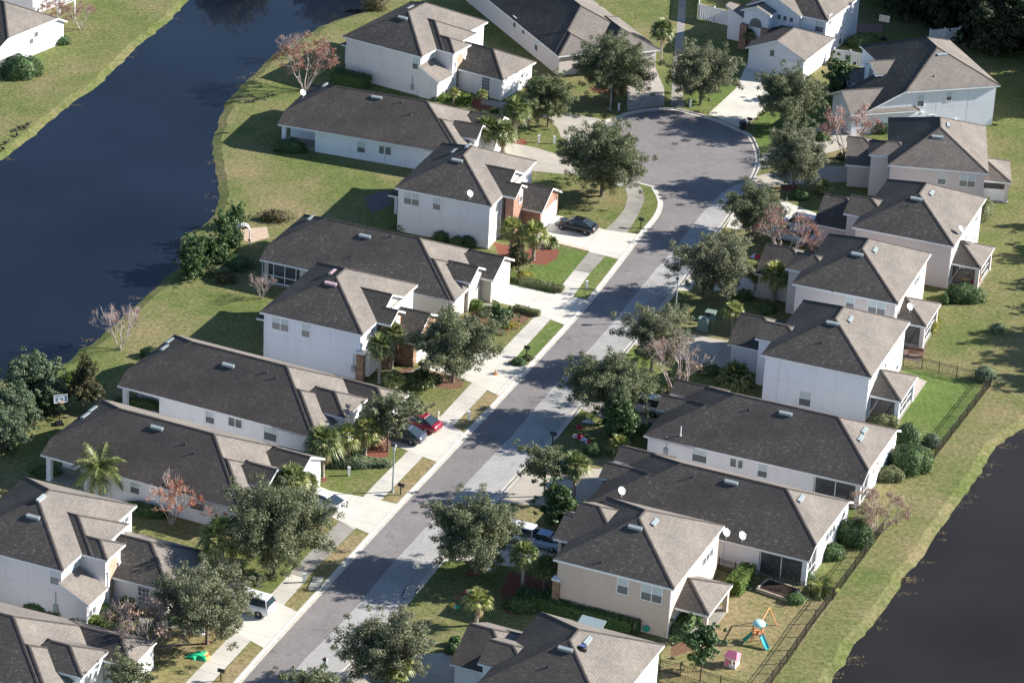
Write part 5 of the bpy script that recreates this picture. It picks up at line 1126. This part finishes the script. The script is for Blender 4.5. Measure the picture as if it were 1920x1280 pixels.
# fences ---------------------------------------------------------------------
def fence_black(pts,label,h=1.2,step=2.4):
    P=[G(x,y) for x,y in pts]; root=empty('metal_fence',label,'fence',P[0],0,None); o=P[0]; pan=MB()
    for a,b in zip(P,P[1:]):
        d=b-a; L=d.length; n=max(1,round(L/step)); rz=math.atan2(d.y,d.x); d.normalize()
        for z in (.12,h-.22,h-.04):
            c=(a+b)/2-o; pan.box(c.x,c.y,z,L,.03,.035,0,rz)
        k=int(L/.13)
        for i in range(k):
            c=a+d*(L*(i+.5)/k)-o; pan.box(c.x,c.y,h/2,.018,.018,h-.04,0,rz)
        for i in range(n+(1 if b is P[-1] else 0)):
            c=a+d*(L*i/n)-o; m=MB(); m.box(c.x,c.y,h/2+.03,.06,.06,h+.06,0,rz); m.box(c.x,c.y,h+.08,.08,.08,.04,0,rz); m.obj('post',MT['black'],root)
    pan.obj('picket_panel',MT['black'],root); return root
fence_black([(1693,687),(1728,691),(1760,699),(1793,707),(1827,715),(1857,724),(1752,859),(1730,856)],'black metal fence around the bright green yard')
fence_black([(1655,997),(1567,1116),(1527,1168),(1475,1243),(1447,1280),(1395,1350)],'long black metal fence along the bank of the right pond')
fence_black([(1347,1068),(1377,1077),(1413,1088),(1450,1098),(1485,1107),(1519,1117),(1562,1124)],'black metal fence running from the tan house to the long fence')
fence_black([(1236,1258),(1275,1267),(1312,1278),(1350,1290),(1405,1304)],'black metal fence below the pink playhouse at the bottom edge')
fence_black([(-30,880),(0,857),(47,812),(75,790),(100,768),(104,745)],'black metal fence at the left edge below the bushy trees')
fence_black([(-40,905),(5,920),(30,935)],'short piece of black fence at the left edge beside the lower left house')
def fence_white(pts,label,h=1.8,board=.9):
    P=[G(x,y) for x,y in pts]; root=empty('vinyl_fence',label,'fence',P[0],0,None); o=P[0]
    for a,b in zip(P,P[1:]):
        d=b-a; L=d.length; n=max(1,round(L/2.4)); rz=math.atan2(d.y,d.x); d.normalize(); m=MB()
        for z in (.2,h-.1): c=(a+b)/2-o; m.box(c.x,c.y,z,L,.06,.16,0,rz)
        k=int(L/.28)
        for i in range(k): c=a+d*(L*(i+.5)/k)-o; m.box(c.x,c.y,h/2+.05,.255,.03,h-.3,0,rz)
        m.obj('board_panel',MT['vinyl'],root)
        for i in range(n+1):
            c=a+d*(L*i/n)-o; m=MB(); m.box(c.x,c.y,h/2+.05,.13,.13,h+.1,0,rz); m.lathe([(.10,h+.10),(.10,h+.13),(.01,h+.22)],c.x,c.y,4); m.obj('post',MT['vinyl'],root)
    return root
fence_white([(1309,36),(1366,50)],'white vinyl fence left of the brick entry piers',h=2.0); fence_white([(1309,36),(1313,-20)],'white vinyl fence receding to the top edge beside the path',h=2.0)
fence_white([(1562,118),(1592,122),(1620,128),(1642,136)],'white vinyl fence with gate between the two houses top right'); fence_white([(1742,82),(1797,77),(1830,40)],'white vinyl fence behind the pale blue house by the wood')
# mailboxes, lamps, pedestals ---------------------------------------------------
def mailbox(px,py,label,first=[None]):
    p=G(px,py)
    if first[0] is None:
        r=empty('mailbox',label,'mailbox',p,R(-20),'mailboxes along the kerbs'); first[0]=r
        m=MB(); m.box(0,0,.5,.09,.09,1.0); m.box(.1,0,.86,.5,.06,.06); m.tube([(0,0,.55),(.28,0,.84)],.025,4); m.obj('post',MT['black'],r)
        m=MB(); n=8; s=[]
        for x in (-.27,.33): s.append([Vector((x,-.13,.9)),Vector((x,-.13,1.05))]+[Vector((x,-.13*math.cos(math.pi*k/n),1.05+.12*math.sin(math.pi*k/n))) for k in range(1,n)]+[Vector((x,.13,1.05)),Vector((x,.13,.9))])
        loft(m,s); m.obj('box',MT['black'],r)
        return r
    return dup(first[0],p,R(-20),label,'mailboxes along the kerbs')
for a in ((1201,427,'black mailbox on the curved verge near the black sedan'),(987,668,'black mailbox above the round shrub at the kerb'),(751,927,'black mailbox beside the left street lamp'),(842,1056,'black mailbox on the right kerb left of the tall oak trunk'),(1404,238,'black mailbox next to the dark wheelie bin'),(414,1276,'black mailbox at the bottom edge by the left sidewalk'),(1036,830,'shaded black mailbox on the right kerb below the red heaps'),(1134,218,'shaded black mailbox at the top left of the cul-de-sac'),(1327,606,'black mailbox beside the green utility box')): mailbox(*a)
def lamp(px,py,label,h=4.9,first=[None]):
    p=G(px,py)
    if first[0] is None:
        r=empty('street_lamp',label,'street lamp',p,0,'street lamps'); first[0]=r
        m=MB(); m.tube([(0,0,-.05),(0,0,.5),(0,0,h-.55)],[.11,.085,.06],8); m.lathe([(.17,0),(.17,.06),(.12,.14)],0,0,8); m.obj('pole',MT['metal'],r)
        m=MB(); m.lathe([(.08,h-.6),(.12,h-.5),(.21,h-.12)],0,0,6); m.obj('lantern',MT['blind'],r)
        m=MB(); m.lathe([(.28,h-.12),(.16,h+.0),(.03,h+.1)],0,0,6); m.obj('lamp_cap',MT['black'],r); return r
    return dup(first[0],p,0,label,'street lamps')
for a in ((736,922,'street lamp on the left sidewalk verge next to a black mailbox'),(1265,602,'street lamp on the right verge between two oaks'),(607,1330,'street lamp rising from the bottom edge, only its head in view'),(1144,207,'street lamp in shade at the top left of the cul-de-sac')): lamp(*a)
def pedestal(px,py,label,col='dish',h=.8,first={}):
    p=G(px,py)
    if col not in first:
        r=empty('utility_pedestal',label,'utility pedestal',p,.3,'utility pedestals in the lawns'); first[col]=r
        m=MB(); m.box(0,0,h/2,.22,.2,h); m.obj('housing',MT[col],r); m=MB(); m.box(0,0,h+.04,.27,.25,.09); m.obj('lid',MT[col],r); return r
    return dup(first[col],p,.3,label,'utility pedestals in the lawns')
for a in ((1294,201,'pedestal at the foot of the thin trunk oak on the cul-de-sac'),(1010,267,'taller white pedestal beside the drive below the olive tree'),(1039,269,'short white pedestal right of the taller one'),(654,891,'pedestal on the lawn below the variegated hedge'),(1100,541,'pedestal on the green verge strip'),(879,786,'pedestal on the dry verge strip across from the red sedan'),(1160,207,'small pedestal under the wide oak')): pedestal(*a)
pedestal(570,1091,'greenish pedestal in the shade of the left sidewalk','blind')
MT['hyd']=plain('hydrant_paint',(0.62,0.55,0.42),.5,.4); p=G(821,783); r=empty('fire_hydrant','cream fire hydrant on the lawn edge above the red sedan','hydrant',p)
m=MB(); m.lathe([(.15,0),(.15,.06),(.11,.08),(.11,.5),(.14,.54),(.12,.62),(.05,.7),(.03,.76)],0,0,10); m.obj('barrel',MT['hyd'],r); m=MB(); m.tube([(-.2,0,.42),(.2,0,.42)],.05,8); m.tube([(0,-.2,.38),(0,0,.38)],.07,8); m.obj('nozzle',MT['hyd'],r)
MT['ugreen']=plain('utility_green',(0.20,0.27,0.23),.6,.3)
for a,b,c,l in ((1318,617,1.15,'green utility box on the shaded lawn beside the street oak'),(1332,598,.8,'lower grey-green utility box behind the first')):
    p=G(a,b); r=empty('utility_box',l,'utility box',p,R(-18),'utility boxes'); m=MB(); m.box(0,0,.06,1.15,1.0,.12); m.obj('pad',MT['walk_old'],r); m=MB(); m.box(0,0,.12+c*.45,1.0,.85,c*.9); m.obj('cabinet',MT['ugreen'],r); m=MB(); m.box(0,0,.14+c*.9,1.08,.93,.06); m.obj('lid',MT['ugreen'],r)
p=G(1392,243); r=empty('wheelie_bin','dark wheelie bin standing on the kerb by the black mailbox','bin',p,.4); m=MB(); m.quadbox([(-.24,-.27,.05),(.24,-.27,.05),(.24,.27,.05),(-.24,.27,.05),(-.3,-.33,.95),(.3,-.33,.95),(.3,.33,.95),(-.3,.33,.95)]); m.obj('body',MT['black'],r); m=MB(); m.quadbox([(-.32,-.36,.95),(.32,-.36,.95),(.32,.36,.95),(-.32,.36,.95),(-.28,-.3,1.05),(.28,-.3,1.03),(.28,.3,1.03),(-.28,.3,1.05)]); m.obj('lid',MT['black'],r)
for s in (-1,1): m=MB(); m.tube([(-.22,s*.3,.1),(-.22,s*.24,.1)],.1,10); m.obj('wheel',MT['tyre'],r)
MT['orange']=plain('orange_plastic',(0.75,0.30,0.10),.5,.3); p=G(929,702); r=empty('traffic_cone','small orange cone on the pale driveway apron','cone',p); m=MB(); m.lathe([(.13,.03),(.03,.55)],0,0,10); m.obj('cone_body',MT['orange'],r); m=MB(); m.box(0,0,.02,.36,.36,.04); m.obj('base',MT['orange'],r)
# basketball hoops ----------------------------------------------------------
def hoop(px,py,rz,label,boardm):
    p=G(px,py); r=empty('basketball_hoop',label,'basketball hoop',p,R(rz),'basketball hoops'); m=MB(); m.tube([(0,0,0),(0,0,2.6),(.45,0,3.0)],.05,6); m.obj('pole',MT['black'],r); m=MB(); m.box(-.2,0,.12,.8,.7,.22); m.obj('base',MT['black'],r)
    m=MB(); m.box(.5,0,3.05,.04,1.25,.8); b=m.obj('backboard',MT[boardm],r); m=MB()
    for (y,z,sy,sz) in ((0,3.44,1.29,.05),(0,2.66,1.29,.05),(-.63,3.05,.05,.8),(.63,3.05,.05,.8),(0,2.85,.5,.03),(0,3.2,.5,.03),(-.25,3.02,.03,.35),(.25,3.02,.03,.35)): m.box(.53,y,z,.04,sy,sz)
    m.obj('border',MT['trim'] if boardm!='trim' else MT['black'],b)
    m=MB(); pts=[(.78+.22*math.cos(t*.524),.22*math.sin(t*.524),2.78) for t in range(13)]; m.tube(pts,.015,5); m.tube([(.5,0,2.78),(.57,0,2.78)],.03,4); m.obj('rim',MT['orange'],r)
hoop(1656,76,250,'basketball hoop on the shaded lawn behind the white house','tan'); hoop(112,797,-70,'basketball hoop between the canal trees and the bungalow','blind')
# white garden arch ---------------------------------------------------------
p=G(456,461); r=empty('garden_arch','white lattice garden arch by the canal','arch',p,R(8)); m=MB()
for y in (-.3,.3):
    pts=[(-.68,y,0),(-.68,y,1.75)]+[(-.68*math.cos(math.pi*k/10),y,1.75+.72*math.sin(math.pi*k/10)) for k in range(1,10)]+[(.68,y,1.75),(.68,y,0)]; m.tube(pts,.06,6)
m.obj('frame',MT['vinyl'],r); m=MB()
for k in range(0,11): a=math.pi*k/10; m.tube([(-.68*math.cos(a),-.3,1.75+.72*math.sin(a)),(-.68*math.cos(a),.3,1.75+.72*math.sin(a))],.035,4)
for s in (-1,1):
    for z in (.3,.6,.9,1.2,1.5): m.tube([(s*.68,-.3,z),(s*.68,.3,z)],.03,4)
m.obj('slats',MT['vinyl'],r)
# play set --------------------------------------------------------------------
MT['wood']=plain('cedar_wood',(0.52,0.22,0.10),.8,.2,.2,4); MT['aqua']=plain('aqua_canvas',(0.45,0.72,0.72),.7,.2,.08); MT['teal']=plain('teal_slide',(0.05,0.45,0.52),.35,.5,.05); MT['sgreen']=plain('green_slide',(0.02,0.30,0.22),.35,.5,.05); MT['pink']=plain('pink_plastic',(0.80,0.22,0.34),.4,.4,.05); MT['white_plastic']=plain('white_plastic',(0.8,0.76,0.74),.4,.4,.03)
p=G(1420,1202); rz=math.atan2((G(1438,1173)-p).y,(G(1438,1173)-p).x); r=empty('play_set','wooden swing set with pale aqua canopy and two slides','play set',p,rz)
m=MB()
for x in (-.4,.4):
    for y in (-.4,.4): m.tube([(x,y,-.02),(x*.95,y*.95,1.75)],.055,4)
m.box(0,0,.9,.85,.85,.08); 
for y in (-.4,.4): m.box(0,y,1.2,.8,.04,.1)
m.obj('tower',MT['wood'],r)
m=MB(); m.lathe([(.45,1.62),(.58,1.66),(.57,1.80),(.45,1.95),(.22,2.04),(.02,2.06)],0,0,12); m.obj('canopy',MT['aqua'],r,smooth=True)
def slide(mat,a,L,hh,nm='slide'):
    m=MB(); d=Vector((math.cos(a),math.sin(a),0)); s=Vector((-d.y,d.x,0)); prev=None; secs=[]
    for k in range(9):
        t=k/8; z=hh*(1-t)**1.25*1.0+.12; c=d*(.4+L*t)+Vector((0,0,z)); secs.append([c-s*.22+Vector((0,0,.13)),c-s*.17,c+s*.17,c+s*.22+Vector((0,0,.13)),c+s*.19-Vector((0,0,.05)),c-s*.19-Vector((0,0,.05))])
    loft(m,secs); m.obj(nm,mat,r)
slide(MT['teal'],R(-60)-rz,1.15,.85); slide(MT['sgreen'],R(190)-rz,.85,.85)
D=(G(1438,1173)-p).length+.3
m=MB(); m.tube([(.4,0,1.6),(D,0,1.68)],.05,5); m.tube([(D,0,1.68),(D+.2,.75,-.02)],.06,5); m.tube([(D,0,1.68),(D+.2,-.75,-.02)],.06,5); m.obj('swing_frame',plain('orange_wood',(0.72,0.33,0.14),.7,.2,.15,4),r)
for x in (1.4,2.3):
    m=MB(); m.tube([(x,-.2,1.65),(x,-.2,.5)],.012,3); m.tube([(x,.2,1.65),(x,.2,.5)],.012,3); m.box(x,0,.48,.2,.46,.05); m.obj('swing',MT['sgreen'],r)
p=G(1372,1246); r=empty('playhouse','small pink and white plastic playhouse','playhouse',p,R(-25)); r.scale=(.85,.85,.85); m=MB(); 
for (x,y,sx,sy) in ((0,-.55,1.1,.06),(0,.55,1.1,.06),(-.55,0,.06,1.1),(.55,0,.06,1.1)): m.box(x,y,.2,sx,sy,.4)
for x in (-.55,-.2,.2,.55):
    for y in (-.55,.55): m.box(x,y,.6,.09,.09,1.2)
for y in (-.2,.2):
    for x in (-.55,.55): m.box(x,y,.6,.09,.09,1.2)
m.obj('walls',MT['white_plastic'],r); m=MB(); m.face([(-.7,-.7,1.15),(.7,-.7,1.15),(.45,0,1.65),(-.45,0,1.65)]); m.face([(.7,.7,1.15),(-.7,.7,1.15),(-.45,0,1.65),(.45,0,1.65)]); m.face([(.7,-.7,1.15),(.7,.7,1.15),(.45,0,1.65)]); m.face([(-.7,.7,1.15),(-.7,-.7,1.15),(-.45,0,1.65)]); m.face([(-.7,-.7,1.15),(-.7,.7,1.15),(.7,.7,1.15),(.7,-.7,1.15)]); m.obj('roof',MT['pink'],r)
m=MB(); m.box(-.3,-.6,.5,.45,.05,.8); m.obj('door',MT['pink'],r); m=MB(); m.box(-.62,.1,.55,.05,.3,.5); m.obj('shutter',MT['pink'],r)
# raised bed, patio furniture, grill, hose reel ------------------------------------
a,b=G(1418,1107),G(1479,1128); d=b-a; L=d.length; rz=math.atan2(d.y,d.x); r=empty('raised_bed','timber edged raised garden bed','garden bed',a,rz); m=MB(); m.box(L/2,0,.15,L,.15,.3); m.box(L,1.1,.15,.15,2.2,.3); m.box(0,1.1,.15,.15,2.2,.3); m.box(L/2,2.2,.15,L,.15,.3); m.obj('timber_edge',plain('weathered_timber',(0.42,0.36,0.28),.9,.1,.2,3),r); m=MB(); m.box(L/2,1.1,.1,L-.16,2.04,.2); m.obj('soil',plain('soil',(0.05,0.035,0.028),.95,.1,.4,3),r)
def chair(px,py,rz,label,m1,m2):
    p=G(px,py); r=empty('patio_chair',label,'chair',(p.x,p.y,.12),R(rz),'patio chairs'); m=MB()
    for x in (-.27,.27):
        m.tube([(x,-.3,0),(x,-.3,.6),(x,.28,.62)],.02,5); m.tube([(x,.28,0),(x,.3,.45),(x,.42,1.0)],.02,5)
    m.obj('frame',m1,r); m=MB(); m.box(0,0,.42,.5,.55,.04); m.obj('seat',m2,r); m=MB(); m.quadbox([(-.25,.27,.45),(.25,.27,.45),(.25,.31,.45),(-.25,.31,.45),(-.25,.4,1.0),(.25,.4,1.0),(.25,.44,1.0),(-.25,.44,1.0)]); m.obj('backrest',m2,r)
chair(1351,1136,20,'green patio chair with white frame at the far end of the tan house patio',MT['vinyl'],MT['ugreen'])
p=G(1322,1150); r=empty('patio_table','pale round table on the tan house patio','table',(p.x,p.y,.12)); m=MB(); m.lathe([(.55,.68),(.55,.72)],0,0,16); m.obj('tabletop',MT['aqua'],r); m=MB(); m.tube([(0,0,0),(0,0,.68)],.05,6); m.box(0,0,.02,.6,.6,.04); m.obj('pedestal',MT['black'],r)
p=G(1313,1166); r=empty('grill','covered black grill next to the tan patio column','grill',(p.x,p.y,.0),R(-20)); m=MB(); m.quadbox([(-.55,-.3,.05),(.55,-.3,.05),(.55,.3,.05),(-.55,.3,.05),(-.5,-.25,.95),(.5,-.25,.95),(.5,.25,.95),(-.5,.25,.95)]); m.lathe([(.32,.95),(.28,1.1),(.1,1.2)],0,0,10); m.obj('cover',MT['black'],r)
q=R8.on_wall('V-',.35,1212,1187); m=MB(); m.tube([(0,-.02,0),(0,-.22,0)],.3,14); m.tube([(0,-.02,0),(0,-.26,0)],.12,10); o=m.obj('hose_reel',MT['sgreen'],R8.root); o.location=(q.x,q.y,max(.5,q.z))
chair(1722,740,10,'patio chair beside the screened porch of the white house',MT['metal'],MT['metal']) if 0 else None
MT['wood_b']=plain('brown_wood',(0.20,0.10,0.06),.8,.2,.2,4); p=G(1716,668); r=empty('garden_bench','brown wooden bench at the fence corner','bench',p,R(-10)); m=MB(); m.box(0,0,.42,1.5,.42,.05); m.obj('seat',MT['wood_b'],r); m=MB(); m.box(0,.2,.7,1.5,.05,.35); m.obj('backrest',MT['wood_b'],r)
for s in (-1,1): m=MB(); m.box(s*.65,0,.2,.07,.4,.4); m.obj('leg',MT['wood_b'],r)
# toys on the screened porch
MT['red']=plain('red_plastic',(0.65,0.03,0.03),.5,.3); MT['yel']=plain('yellow_plastic',(0.7,0.5,0.08),.5,.3); MT['bluep']=plain('blue_fabric',(0.10,0.16,0.60),.6,.2)
lo=R3.root.location; ca,sa=math.cos(R3.rz),math.sin(R3.rz); W3=lambda u,v:Vector((lo.x+u*ca-v*sa,lo.y+u*sa+v*ca,.13))
p=W3(2.0,3.0); r=empty('toy_slide','red plastic toy slide on the screened porch','toy',p,.4); m=MB(); m.quadbox([(-.5,-.2,.02),(.5,-.2,.02),(.5,.2,.02),(-.5,.2,.02),(-.5,-.2,.1),(.5,-.2,1.0),(.5,.2,1.0),(-.5,.2,.1)]); m.obj('chute',MT['red'],r); m=MB(); m.box(.56,-.18,.5,.06,.05,1.0); m.box(.56,.18,.5,.06,.05,1.0); m.box(.56,0,.4,.05,.36,.05); m.box(.56,0,.7,.05,.36,.05); m.obj('ladder',MT['yel'],r)
p=W3(1.1,2.3); r=empty('toy_table','yellow toy table on the screened porch','toy',p,.2); m=MB(); m.box(0,0,.45,.7,.6,.05); m.obj('tabletop',MT['yel'],r)
for x in (-.28,.28):
    for y in (-.22,.22): m=MB(); m.box(x,y,.22,.05,.05,.42); m.obj('leg',MT['red'],r)
# deflated yard inflatables ---------------------------------------------------------
MT['infg']=plain('green_nylon',(0.02,0.42,0.20),.45,.4,.3,4); MT['infr']=plain('red_nylon',(0.60,0.02,0.06),.5,.3,.25,5); MT['infw']=plain('white_nylon',(0.8,0.78,0.82),.5,.3,.15,5); MT['infb']=plain('lilac_nylon',(0.50,0.52,0.85),.5,.3,.4,7); MT['infbr']=plain('brown_nylon',(0.28,0.15,0.09),.6,.2,.3,5)
def heap(px,py,rx,ry,h,mats,label,rz=0):
    rr=random.Random(int(px*3+py)); m=MB(); nx,ny=18,12; ph=[rr.uniform(0,6) for _ in range(6)]
    for j in range(ny+1):
        for i in range(nx+1):
            u=i/nx*2-1; v=j/ny*2-1; e=max(0,1-(u*u+v*v))
            wob=1+.22*math.sin(3*math.atan2(v,u)+ph[0])+.1*math.sin(7*math.atan2(v,u)+ph[1])
            z=h*(e**.5)*(0.55+.45*math.sin(5*u+ph[2]+2*v)*math.sin(6*v+ph[3])+.25*math.sin(13*u*v+ph[4]))
            m.v.append((u*rx*wob*.8,v*ry*wob*.8,max(0.0,z)+(.0 if e>0 else -.02)))
    for j in range(ny):
        for i in range(nx):
            cu=(i+.5)/nx*2-1; cv=(j+.5)/ny*2-1
            if cu*cu+cv*cv>1.02: continue
            a=j*(nx+1)+i; m.f.append((a,a+1,a+nx+2,a+nx+1)); m.m.append(0 if len(mats)==1 else (1 if cu<-.45+.3*math.sin(4*cv) else (2 if len(mats)>2 and cu>.5 else 0))); m.uv.append(None)
    o=m.obj('deflated_inflatable',[MT[k] for k in mats],None,True); o.location=G(px,py); o.rotation_euler=(0,0,R(rz)); tag(o,label,'yard decoration','deflated yard decorations')
for a in ((373,1230,1.25,.95,.45,['infg','infg','orange'],'crumpled green decoration beside the bottom left sidewalk'),(371,1184,1.0,.8,.35,['infb','infr','infw'],'crumpled lilac and red decoration left of the oak trunk'),
 (573,987,.5,.45,.4,['infr'],'leftmost red lump beside the huge oak'),(585,993,.45,.5,.35,['infw'],'white lump beside the huge oak'),(590,987,.4,.4,.35,['infg'],'green lump beside the huge oak'),(596,992,.45,.5,.35,['infr','infw'],'rightmost red and white lump beside the huge oak'),
 (1103,791,.75,.35,.3,['infw'],'white crumpled fabric on the lawn, farthest of the heaps'),(1086,801,.35,.4,.3,['infr'],'small lone red heap by the right kerb'),(1084,819,.6,.5,.35,['infr','infw'],'red and white heap nearest the right kerb'),(1094,824,.45,.4,.3,['infw','infr'],'white middle heap between the red ones'),(1103,829,.4,.4,.3,['infr','infw'],'pinkish heap at the right end of the row'),
 (880,1111,.6,.45,.35,['infw','infr'],'purple and white heap on the shaded lawn above the fan palm'),(860,1120,.7,.4,.3,['infbr'],'brown crumpled heap on the shaded lawn'),(849,1135,.35,.5,.3,['yel'],'yellow crumpled piece left of the fan palm'),(856,1138,.3,.3,.25,['infg','infw'],'small green and white piece left of the fan palm'),(912,1066,.75,.35,.25,['infw'],'white fabric right of the tall oak trunk'),
 (1418,482,.8,.5,.4,['infr','infw'],'red heap under the fan palm by the crape myrtle'),(1432,488,.5,.4,.35,['infr','infb'],'red and blue heap right of the red one')): heap(*a)
# birds on the bank -------------------------------------------------------------------
def bird(px,py,rz,label,first=[None]):
    p=G(px,py)
    if first[0] is None:
        r=empty('duck',label,'bird',p,R(rz),'birds resting on the canal bank'); m=MB()
        m.tube([(-.38,0,.24),(-.28,0,.24),(-.1,0,.24),(.1,0,.25),(.2,0,.29),(.25,0,.38),(.28,0,.48),(.34,0,.50),(.40,0,.49),(.46,0,.485)],[.02,.09,.15,.15,.10,.055,.05,.065,.035,.012],10)
        for s in (-1,1): m.tube([(0,s*.05,.14),(.01,s*.05,0),(.09,s*.05,.0)],.012,4)
        m.obj('body',plain('duck_plumage',(0.05,0.045,0.04),.7,.2,.5,6),r,smooth=True); m=MB(); m.lathe([(.02,.10),(.1,.14),(.12,.2),(.08,.26)],.1,0,8,sx=1.1,sy=.85); m.obj('breast',MT['infw'],r,smooth=True); return r
    return dup(first[0],p,R(rz),label,'birds resting on the canal bank')
for a in ((53,236,20,'bird standing highest on the left bank'),(46,243,200,'bird right of the close pair on the left bank'),(35.5,243,170,'right bird of the close pair on the left bank'),(31,246,60,'left bird of the close pair on the left bank'),(32,255.5,120,'bird below the close pair on the left bank'),(11,271,10,'second lowest bird near the left picture edge'),(5.5,282,150,'lowest bird on the left bank')): bird(*a)
# solar panel and fan on the bottom house
q,pl=R9.on_roof(1109,1172)
if q is not None:
    m=MB(); m.quadbox([(q.x-1.1,q.y-.6,q.z+.10),(q.x+1.1,q.y-.6,q.z+.10),(q.x+1.1,q.y+.6,q.z+.38),(q.x-1.1,q.y+.6,q.z+.38),(q.x-1.1,q.y-.6,q.z+.16),(q.x+1.1,q.y-.6,q.z+.16),(q.x+1.1,q.y+.6,q.z+.44),(q.x-1.1,q.y+.6,q.z+.44)]); [m.tube([(q.x+a,q.y+b,q.z-.5),(q.x+a,q.y+b,q.z+.25)],.025,4) for a in (-.9,.9) for b in (-.4,.4)]; m.obj('solar_panel',glass('solar_glass',(0.28,0.34,0.35),.2,.6),R9.root)
q,pl=R9.on_roof(1092,1216)
if q is not None:
    m=MB(); m.lathe([(.38,-.15),(.38,.18),(.30,.24),(.1,.28)],q.x,q.y,16); 
    for k in range(len(m.v)): x,y,z=m.v[k]; m.v[k]=(x,y,z+q.z)
    f=m.obj('solar_fan',MT['black'],R9.root); m=MB(); m.box(q.x,q.y,q.z+.32,.42,.42,.03); m.obj('solar_cell',glass('solar_cell_glass',(0.10,0.12,0.28),.2,.6),f)
R9.vent(1060,1218); R9.vent(1102,1202); R9.pipe(1028,1250,.25)
for H,u,v,h in ((L7,-4.9,.3,2.6),(L3,-.9,.3,2.6),(L1,-.3,.3,5),(L5,-.9,.3,2.6),(R5,-.3,.3,5),(R5,-9.3,.3,5),(R4,-.3,.3,5),(R3,-.3,.3,5),(R8,-.35,.3,5),(L6,-.3,.3,5),(L4,-10.6,.3,5),(R6,-12,.32,2.6),(R7,-8,.32,2.6),(L7,-9.5,.3,2.6),(L2,-14,.3,2.6),(L8,8.0,5.0,2.6),(L1,7.1,5.0,2.6)): H.spout(u,v-.02,h)
for H,px,py in ((R6,1249,842),(L4,663,690),(L8,773,172),(L1,105,1138)):
    q=H.on_wall('V-',.35,px,py); m=MB(); m.box(0,-.08,0,.4,.16,.6); m.box(.0,-.08,.9,.05,.05,1.2); o=m.obj('meter_box',MT['metal'],H.root); o.location=(q.x,q.y,max(.9,min(q.z,1.5)))
# timber posts / pergola in the top left yard
p=G(110,38); r=empty('pergola','white posted pergola in the top left yard','pergola',p,R(-32)); 
for x in (-1.2,1.2):
    for y in (-1.6,1.6): m=MB(); m.box(x,y,1.2,.14,.14,2.4); m.obj('post',MT['vinyl'],r)
m=MB(); m.box(-1.2,0,2.45,.1,3.6,.14); m.box(1.2,0,2.45,.1,3.6,.14)
for k in range(7): m.box(0,-1.5+k*.5,2.56,3.0,.06,.1)
m.obj('rafters',MT['vinyl'],r)
bpy.context.view_layer.update()
